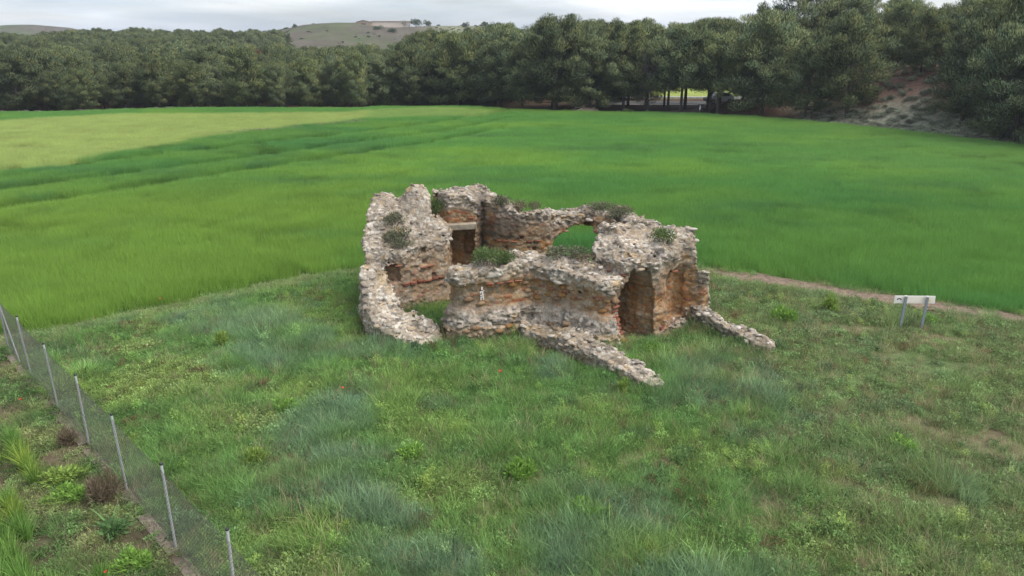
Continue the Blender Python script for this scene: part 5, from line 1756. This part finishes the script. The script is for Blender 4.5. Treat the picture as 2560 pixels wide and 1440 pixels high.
def build_car():
    m_body = mat_plain('white_car_paint', (0.78, 0.78, 0.80), 0.3, 0, 3, 0.03)
    m_glass = mat_plain('dark_car_glass', (0.02, 0.022, 0.026), 0.1, 0, 3, 0.05)
    m_tyre = mat_plain('black_rubber', (0.02, 0.02, 0.02), 0.8, 0, 10, 0.1)
    m_rim = mat_plain('alloy_rim', (0.5, 0.5, 0.52), 0.35, 0.8, 10, 0.1)
    m_dark = mat_plain('black_trim', (0.03, 0.03, 0.03), 0.6, 0, 10, 0.1)
    m_lamp = mat_plain('headlight_glass', (0.6, 0.62, 0.65), 0.15, 0, 10, 0.05)
    x, y = 30.1, 110.9
    t = thing('parked_car', (x, y, float(height(x, y)) + 0.03), 'white hatchback parked behind the pine trunks by the track', 'car', None, R(14))
    # side profile (x forward = towards -X), loops across the width
    prof = [(-2.05, .42), (-2.08, .62), (-2.02, .80), (-1.30, .96), (-0.98, 1.02), (-0.35, 1.44), (0.2, 1.50), (1.2, 1.47), (1.75, 1.18), (2.0, .98), (2.05, .60), (2.0, .36), (1.5, .25), (-1.7, .25)]
    b = MB()
    n = len(prof)
    rows = []
    for wy, k in ((-0.84, 0.0), (-0.78, 1.0), (0.78, 1.0), (0.84, 0.0)):
        rows.append([(px, wy * (1 - 0.16 * max(0, pz - 0.95) / 0.55), pz) for px, pz in prof])
    inner = [[(px * 0.985, wy, pz * (0.985 if pz > .5 else 1.02)) for (px, _, pz), wy in zip(rows[0], [r[1] for r in rows[0]])], rows[1], rows[2], [(px * 0.985, -r[1], pz * (0.985 if pz > .5 else 1.02)) for (px, _, pz), r in zip(rows[0], rows[0])]]
    vs = [p for r in inner for p in r]
    fs = []
    for j in range(3):
        for i in range(n):
            fs.append((j * n + i, j * n + (i + 1) % n, (j + 1) * n + (i + 1) % n, (j + 1) * n + i))
    fs.append(tuple(range(n))[::-1])
    fs.append(tuple(3 * n + i for i in range(n)))
    b.add(vs, fs)
    body = link('body', b.mesh('body', m_body), t)
    g = MB()
    g.add([(-0.95, -.70, 1.045), (-0.95, .70, 1.045), (-0.40, .62, 1.435), (-0.40, -.62, 1.435)], [(0, 1, 2, 3)])
    ws = link('windscreen', g.mesh('windscreen', m_glass), t, loc=(-0.012, 0, 0.012))
    g = MB()
    g.add([(1.72, -.66, 1.21), (1.72, .66, 1.21), (1.26, .62, 1.445), (1.26, -.62, 1.445)], [(0, 3, 2, 1)])
    link('rear_window', g.mesh('rear_window', m_glass), t, loc=(0.014, 0, 0.012))
    for sg in (-1, 1):
        for (a0, a1, a2, a3) in (((-0.82, 1.04), (0.12, 1.04), (0.12, 1.42), (-0.32, 1.40)), ((0.2, 1.04), (1.35, 1.06), (1.12, 1.40), (0.2, 1.42))):
            q = MB()
            q.add([(px, sg * (0.855 * (1 - 0.16 * max(0, pz - .95) / .55)), pz) for px, pz in (a0, a1, a2, a3)], [(0, 1, 2, 3)])
            link('side_window', q.mesh('side_window', m_glass), t)
        for wx in (-1.28, 1.27):
            wh = MB().tube([(wx, sg * 0.66, 0.31), (wx, sg * 0.86, 0.31)], 0.31, 18)
            w = link('wheel', wh.mesh('wheel', m_tyre), t)
            link('rim', MB().tube([(wx, sg * 0.84, 0.31), (wx, sg * 0.868, 0.31)], 0.19, 12).mesh('rim', m_rim), w)
        link('headlight', MB().box((-1.97, sg * 0.58, 0.76), (0.16, 0.36, 0.13)).mesh('headlight', m_lamp), t)
        link('mirror', MB().box((-0.72, sg * 0.92, 1.08), (0.12, 0.16, 0.11)).mesh('mirror', m_dark), t)
    link('bumper', MB().box((-2.05, 0, 0.44), (0.10, 1.55, 0.16)).mesh('bumper', m_dark), t)

build_car()

def build_guard_rail():
    m = mat_plain('rail_steel', (0.50, 0.50, 0.49), 0.5, 0.3, 3, 0.1)
    t = thing('guard_rail', (10, 124.2, 0.0), 'pale steel guard rail along the far side of the road', 'guard rail')
    P = [(a, b + 3.6) for a, b in ROAD]
    xs = np.arange(14, 66, 2.0)
    ys = np.interp(xs, [p[0] for p in P], [p[1] for p in P])
    hh = height(xs, ys)
    pm = MB().box((0, 0, 0.35), (0.10, 0.14, 0.85)).mesh('post', m)
    for a, b, h in zip(xs, ys, hh):
        link('post', pm, t, (a - 10, b - 124.2 + 0.1, h))
    b = MB()
    for i in range(len(xs) - 1):
        for z0, z1, o0, o1 in ((0.44, 0.52, 0, -0.05), (0.52, 0.60, -0.05, 0), (0.60, 0.68, 0, -0.05), (0.68, 0.76, -0.05, 0)):
            b.add([(xs[i] - 10, ys[i] - 124.2 + o0, hh[i] + z0), (xs[i + 1] - 10, ys[i + 1] - 124.2 + o0, hh[i + 1] + z0), (xs[i + 1] - 10, ys[i + 1] - 124.2 + o1, hh[i + 1] + z1), (xs[i] - 10, ys[i] - 124.2 + o1, hh[i] + z1)], [(0, 1, 2, 3)])
    link('rail', b.mesh('rail', m), t)

build_guard_rail()

def build_brush_pile():
    rg = np.random.default_rng(81)
    m = mat_plain('bleached_wood', (0.33, 0.26, 0.20), 0.9, 0, 8, 0.3)
    b = MB()
    for k in range(110):
        a = rg.uniform(0, 6.28)
        c = np.array((rg.normal(0, 0.8), rg.normal(0, 0.45), abs(rg.normal(0.25, 0.22))))
        d = np.array((math.cos(a), 0.6 * math.sin(a), rg.normal(0, 0.25))) * rg.uniform(0.3, 0.9)
        b.tube([c - d, c + d * 0.1 + rg.normal(0, .05, 3), c + d], [0.035, 0.028, 0.012], 4, False)
    x, y = 10.3, 104.6
    o = link('brush_pile', b.mesh('brush_pile', m), None, (x, y, float(height(x, y))))
    tag(o, 'heap of bleached cut branches at the field edge before the pines', 'brush pile')
    for x, y, s, lab in [(7.6, 105.3, 1.6, 'pale green bush left of the heap of branches'), (15.6, 102.2, 1.9, 'green bush right of the heap of branches'), (18.3, 101.6, 1.5, 'green bush at the left end of the dirt track')]:
        bush(B_GREEN[0], x, y, float(height(x, y)) - 0.05, s, lab, 'bush', 'bush', s * 0.75)

build_brush_pile()

# ------------------------------------------------------------------ scrub on the bank and along the field margins
def build_scrub():
    rg = np.random.default_rng(91)
    ms = []
    for i in range(4):
        p = [leaves(rg, 60, (rg.normal(0, .14), rg.normal(0, .14), 0.12 + 0.14 * rg.random()), (0.2, 0.2, 0.14), 0.14, 0.6, (0.6, 1.4), 0.35) for _ in range(6)]
        ms.append(plant_mesh('scrub', p, M_LEAF))
    src = source('scrub_source', ms)
    X, Y = jitter_grid(rg, 31, 60, 62, 106, 0.62)
    b = behind(X, Y)
    k = (b > 0.0) & (b < 15) & (X > 33 + 0.2 * (Y - 80))
    dens = 0.72 - 0.5 * smooth(3, 9, b + 2.5 * fbm(X / 4, Y / 4, 0, 3, 191))
    k &= rg.random(len(X)) < dens
    X, Y = X[k], Y[k]
    T = np.zeros((len(X), 3)) + np.array((0.35, 0.37, 0.28))
    # margins at the left and the strip between the two crops
    X2, Y2 = jitter_grid(rg, -90, -44, 92, 108, 0.8)
    b2 = behind(X2, Y2)
    k = (b2 > -0.6) & (b2 < 1.8) & (rg.random(len(X2)) < 0.8)
    X2, Y2 = X2[k], Y2[k]
    T2 = np.zeros((len(X2), 3)) + np.array((0.26, 0.25, 0.19))
    s = rg.random(170)
    X3 = -31 + 13 * s + rg.normal(0, 0.5, 170)
    Y3 = 79 + 13.5 * s + rg.normal(0, 0.35, 170)
    T3 = np.zeros((170, 3)) + np.array((0.33, 0.31, 0.20))
    X4, Y4 = jitter_grid(rg, -22, 34, 93, 122, 0.9)
    b4 = behind(X4, Y4)
    k = (b4 > -0.2) & (b4 < 1.2) & (rg.random(len(X4)) < 0.42)
    X4, Y4 = X4[k], Y4[k]
    T4 = np.zeros((len(X4), 3)) + np.array((0.17, 0.19, 0.11))
    X, Y, T = np.concatenate([X, X2, X3, X4]), np.concatenate([Y, Y2, Y3, Y4]), np.concatenate([T, T2, T3, T4])
    n = len(X)
    T = T * rg.uniform(0.65, 1.3, (n, 1))
    sc = rg.uniform(0.7, 1.5, n)
    scatter('scrub', np.stack([X, Y, height(X, Y) - 0.03], -1), np.stack([0 * X, 0 * X, rg.uniform(0, 6.28, n)], -1), np.stack([sc, sc, sc * 0.8], -1), rg.integers(0, 4, n), T, src)
    # scrub on the far hill
    X, Y = jitter_grid(rg, -170, 40, 330, 470, 3.2)
    k = (rg.random(len(X)) < 0.10 + 0.45 * smooth(0.15, 0.4, fbm(X / 18, Y / 18, 0, 3, 197))) & ~((X > -104) & (X < -50) & (Y > 385) & (Y < 450))
    X, Y = X[k], Y[k]
    n = len(X)
    T = (np.zeros((n, 3)) + np.array((0.11, 0.14, 0.075))) * rg.uniform(0.7, 1.4, (n, 1))
    sc = rg.uniform(0.8, 2.6, n)
    scatter('hill_scrub', np.stack([X, Y, height(X, Y) - 0.2], -1), np.stack([0 * X, 0 * X, rg.uniform(0, 6.28, n)], -1), np.stack([sc, sc, sc * 0.8], -1), rg.integers(0, 4, n), T, src)

build_scrub()

# ------------------------------------------------------------------ sheds and single trees on the hill
def build_sheds():
    m_w = mat_plain('pale_shed_wall', (0.55, 0.47, 0.40), 0.9, 0, 0.3, 0.06)
    m_g = mat_plain('grey_shed_wall', (0.46, 0.44, 0.42), 0.9, 0, 0.3, 0.06)
    m_t = mat_plain('tan_gable', (0.36, 0.27, 0.19), 0.9, 0, 0.3, 0.08)
    m_r = mat_plain('shed_roof', (0.36, 0.31, 0.27), 0.8, 0, 0.5, 0.1)
    m_d = mat_plain('shed_door', (0.12, 0.10, 0.09), 0.7, 0, 1, 0.1)
    x0, y0 = -75.5, 426.0
    z0 = float(height(x0, y0 - 8)) - 0.3
    t = thing('farm_shed', (x0, y0, z0), 'long pale farm shed with a tan gable on the far hill', 'building')
    def wing(cx, cy, lx, ly, hz, rz, mw, gable, nm):
        w = MB()
        g = gable
        c = [(-lx / 2, -ly / 2), (lx / 2, -ly / 2), (lx / 2, ly / 2), (-lx / 2, ly / 2)]
        vs = [(a, b, -1.5) for a, b in c] + [(a, b, hz) for a, b in c] + [(0, -ly / 2, hz + g), (0, ly / 2, hz + g)]
        w.add(vs, [(0, 1, 5, 8, 4), (1, 2, 6, 5), (2, 3, 7, 9, 6), (3, 0, 4, 7)])
        o = link('wall', w.mesh('wall', mw), t, (cx, cy, 0), (0, 0, rz))
        r = MB()
        e = 0.35
        th = 0.18
        k = g / (lx / 2)
        for sg in (-1, 1):
            a = [(sg * (lx / 2 + e), -ly / 2 - e, hz - e * k + 0.02), (0, -ly / 2 - e, hz + g + 0.02), (0, ly / 2 + e, hz + g + 0.02), (sg * (lx / 2 + e), ly / 2 + e, hz - e * k + 0.02)]
            r.add(a + [(p[0], p[1], p[2] + th) for p in a], [(0, 1, 2, 3), (4, 5, 6, 7), (0, 1, 5, 4), (1, 2, 6, 5), (2, 3, 7, 6), (3, 0, 4, 7)])
        link('roof', r.mesh('roof', m_r), t, (cx, cy, 0), (0, 0, rz))
        return o
    wing(-12.5, 5, 10, 30, 2.7, R(-86), m_g, 0.5, 'left') if False else wing(-12.0, 6, 14, 8, 1.7, 0, m_g, 0.01, 'low')
    o = wing(-4.2, -1, 7.6, 16, 2.0, R(6), m_t, 0.95, 'gable')
    wing(9.0, 4.0, 9.0, 20.5, 2.5, R(-79), m_w, 0.3, 'long')
    link('door', MB().box((0, -8.06, 0.6), (2.4, 0.1, 1.8)).mesh('door', m_d), o)

build_sheds()

B_FAR = [bush_meshes(670 + i, mat_leaf('far_bush_%d' % i, (0.10, 0.13, 0.07), False, 0.2, 0.15), 500, 0.16, 8, 0.9) for i in range(2)]
for px_, yy_, s_, sz_, lab_ in [(-133, 405, 2.2, 3.0, 'tiny lone tree on the left crest of the far hill'), (-114, 412, 2.6, 2.6, 'small bush on the far hill crest between lone tree and sheds'),
                                (-57.5, 428, 5.5, 5.0, 'dark bush beside the right end of the shed'), (-51.5, 426, 6.5, 6.0, 'larger dark bush cluster right of the shed'), (-46.0, 427, 5.0, 5.0, 'rightmost dark bush of the clump beside the shed'),
                                (-24.0, 405, 4.5, 4.0, 'left single bush on the pale terrace right of the shed'), (-13.0, 405, 5.0, 4.2, 'right single bush on the pale terrace right of the shed'),
                                (-68.0, 398, 6.0, 3.0, 'green bush on the slope below the shed'), (-60.0, 393, 6.0, 3.0, 'green bush lower down the slope below the shed')]:
    bush(B_FAR[int(abs(px_)) % 2], px_, yy_, float(height(px_, yy_)) - 0.2, s_, lab_, 'bush', 'bush', sz_, px_)

# ------------------------------------------------------------------ thin summer haze over the land
hz_m, N_, L_ = nodes_of('haze')
ho = N_.new('ShaderNodeOutputMaterial')
hv = N_.new('ShaderNodeVolumePrincipled')
hv.inputs['Color'].default_value = (0.86, 0.92, 1.0, 1)
hv.inputs['Density'].default_value = 0.00028
hv.inputs['Anisotropy'].default_value = 0.2
L_.new(hv.outputs[0], ho.inputs['Volume'])
hb = MB().box((0, 2200, 14.0), (6200, 4700, 36.0))
tag(link('haze', hb.mesh('haze', hz_m)), kind='stuff')
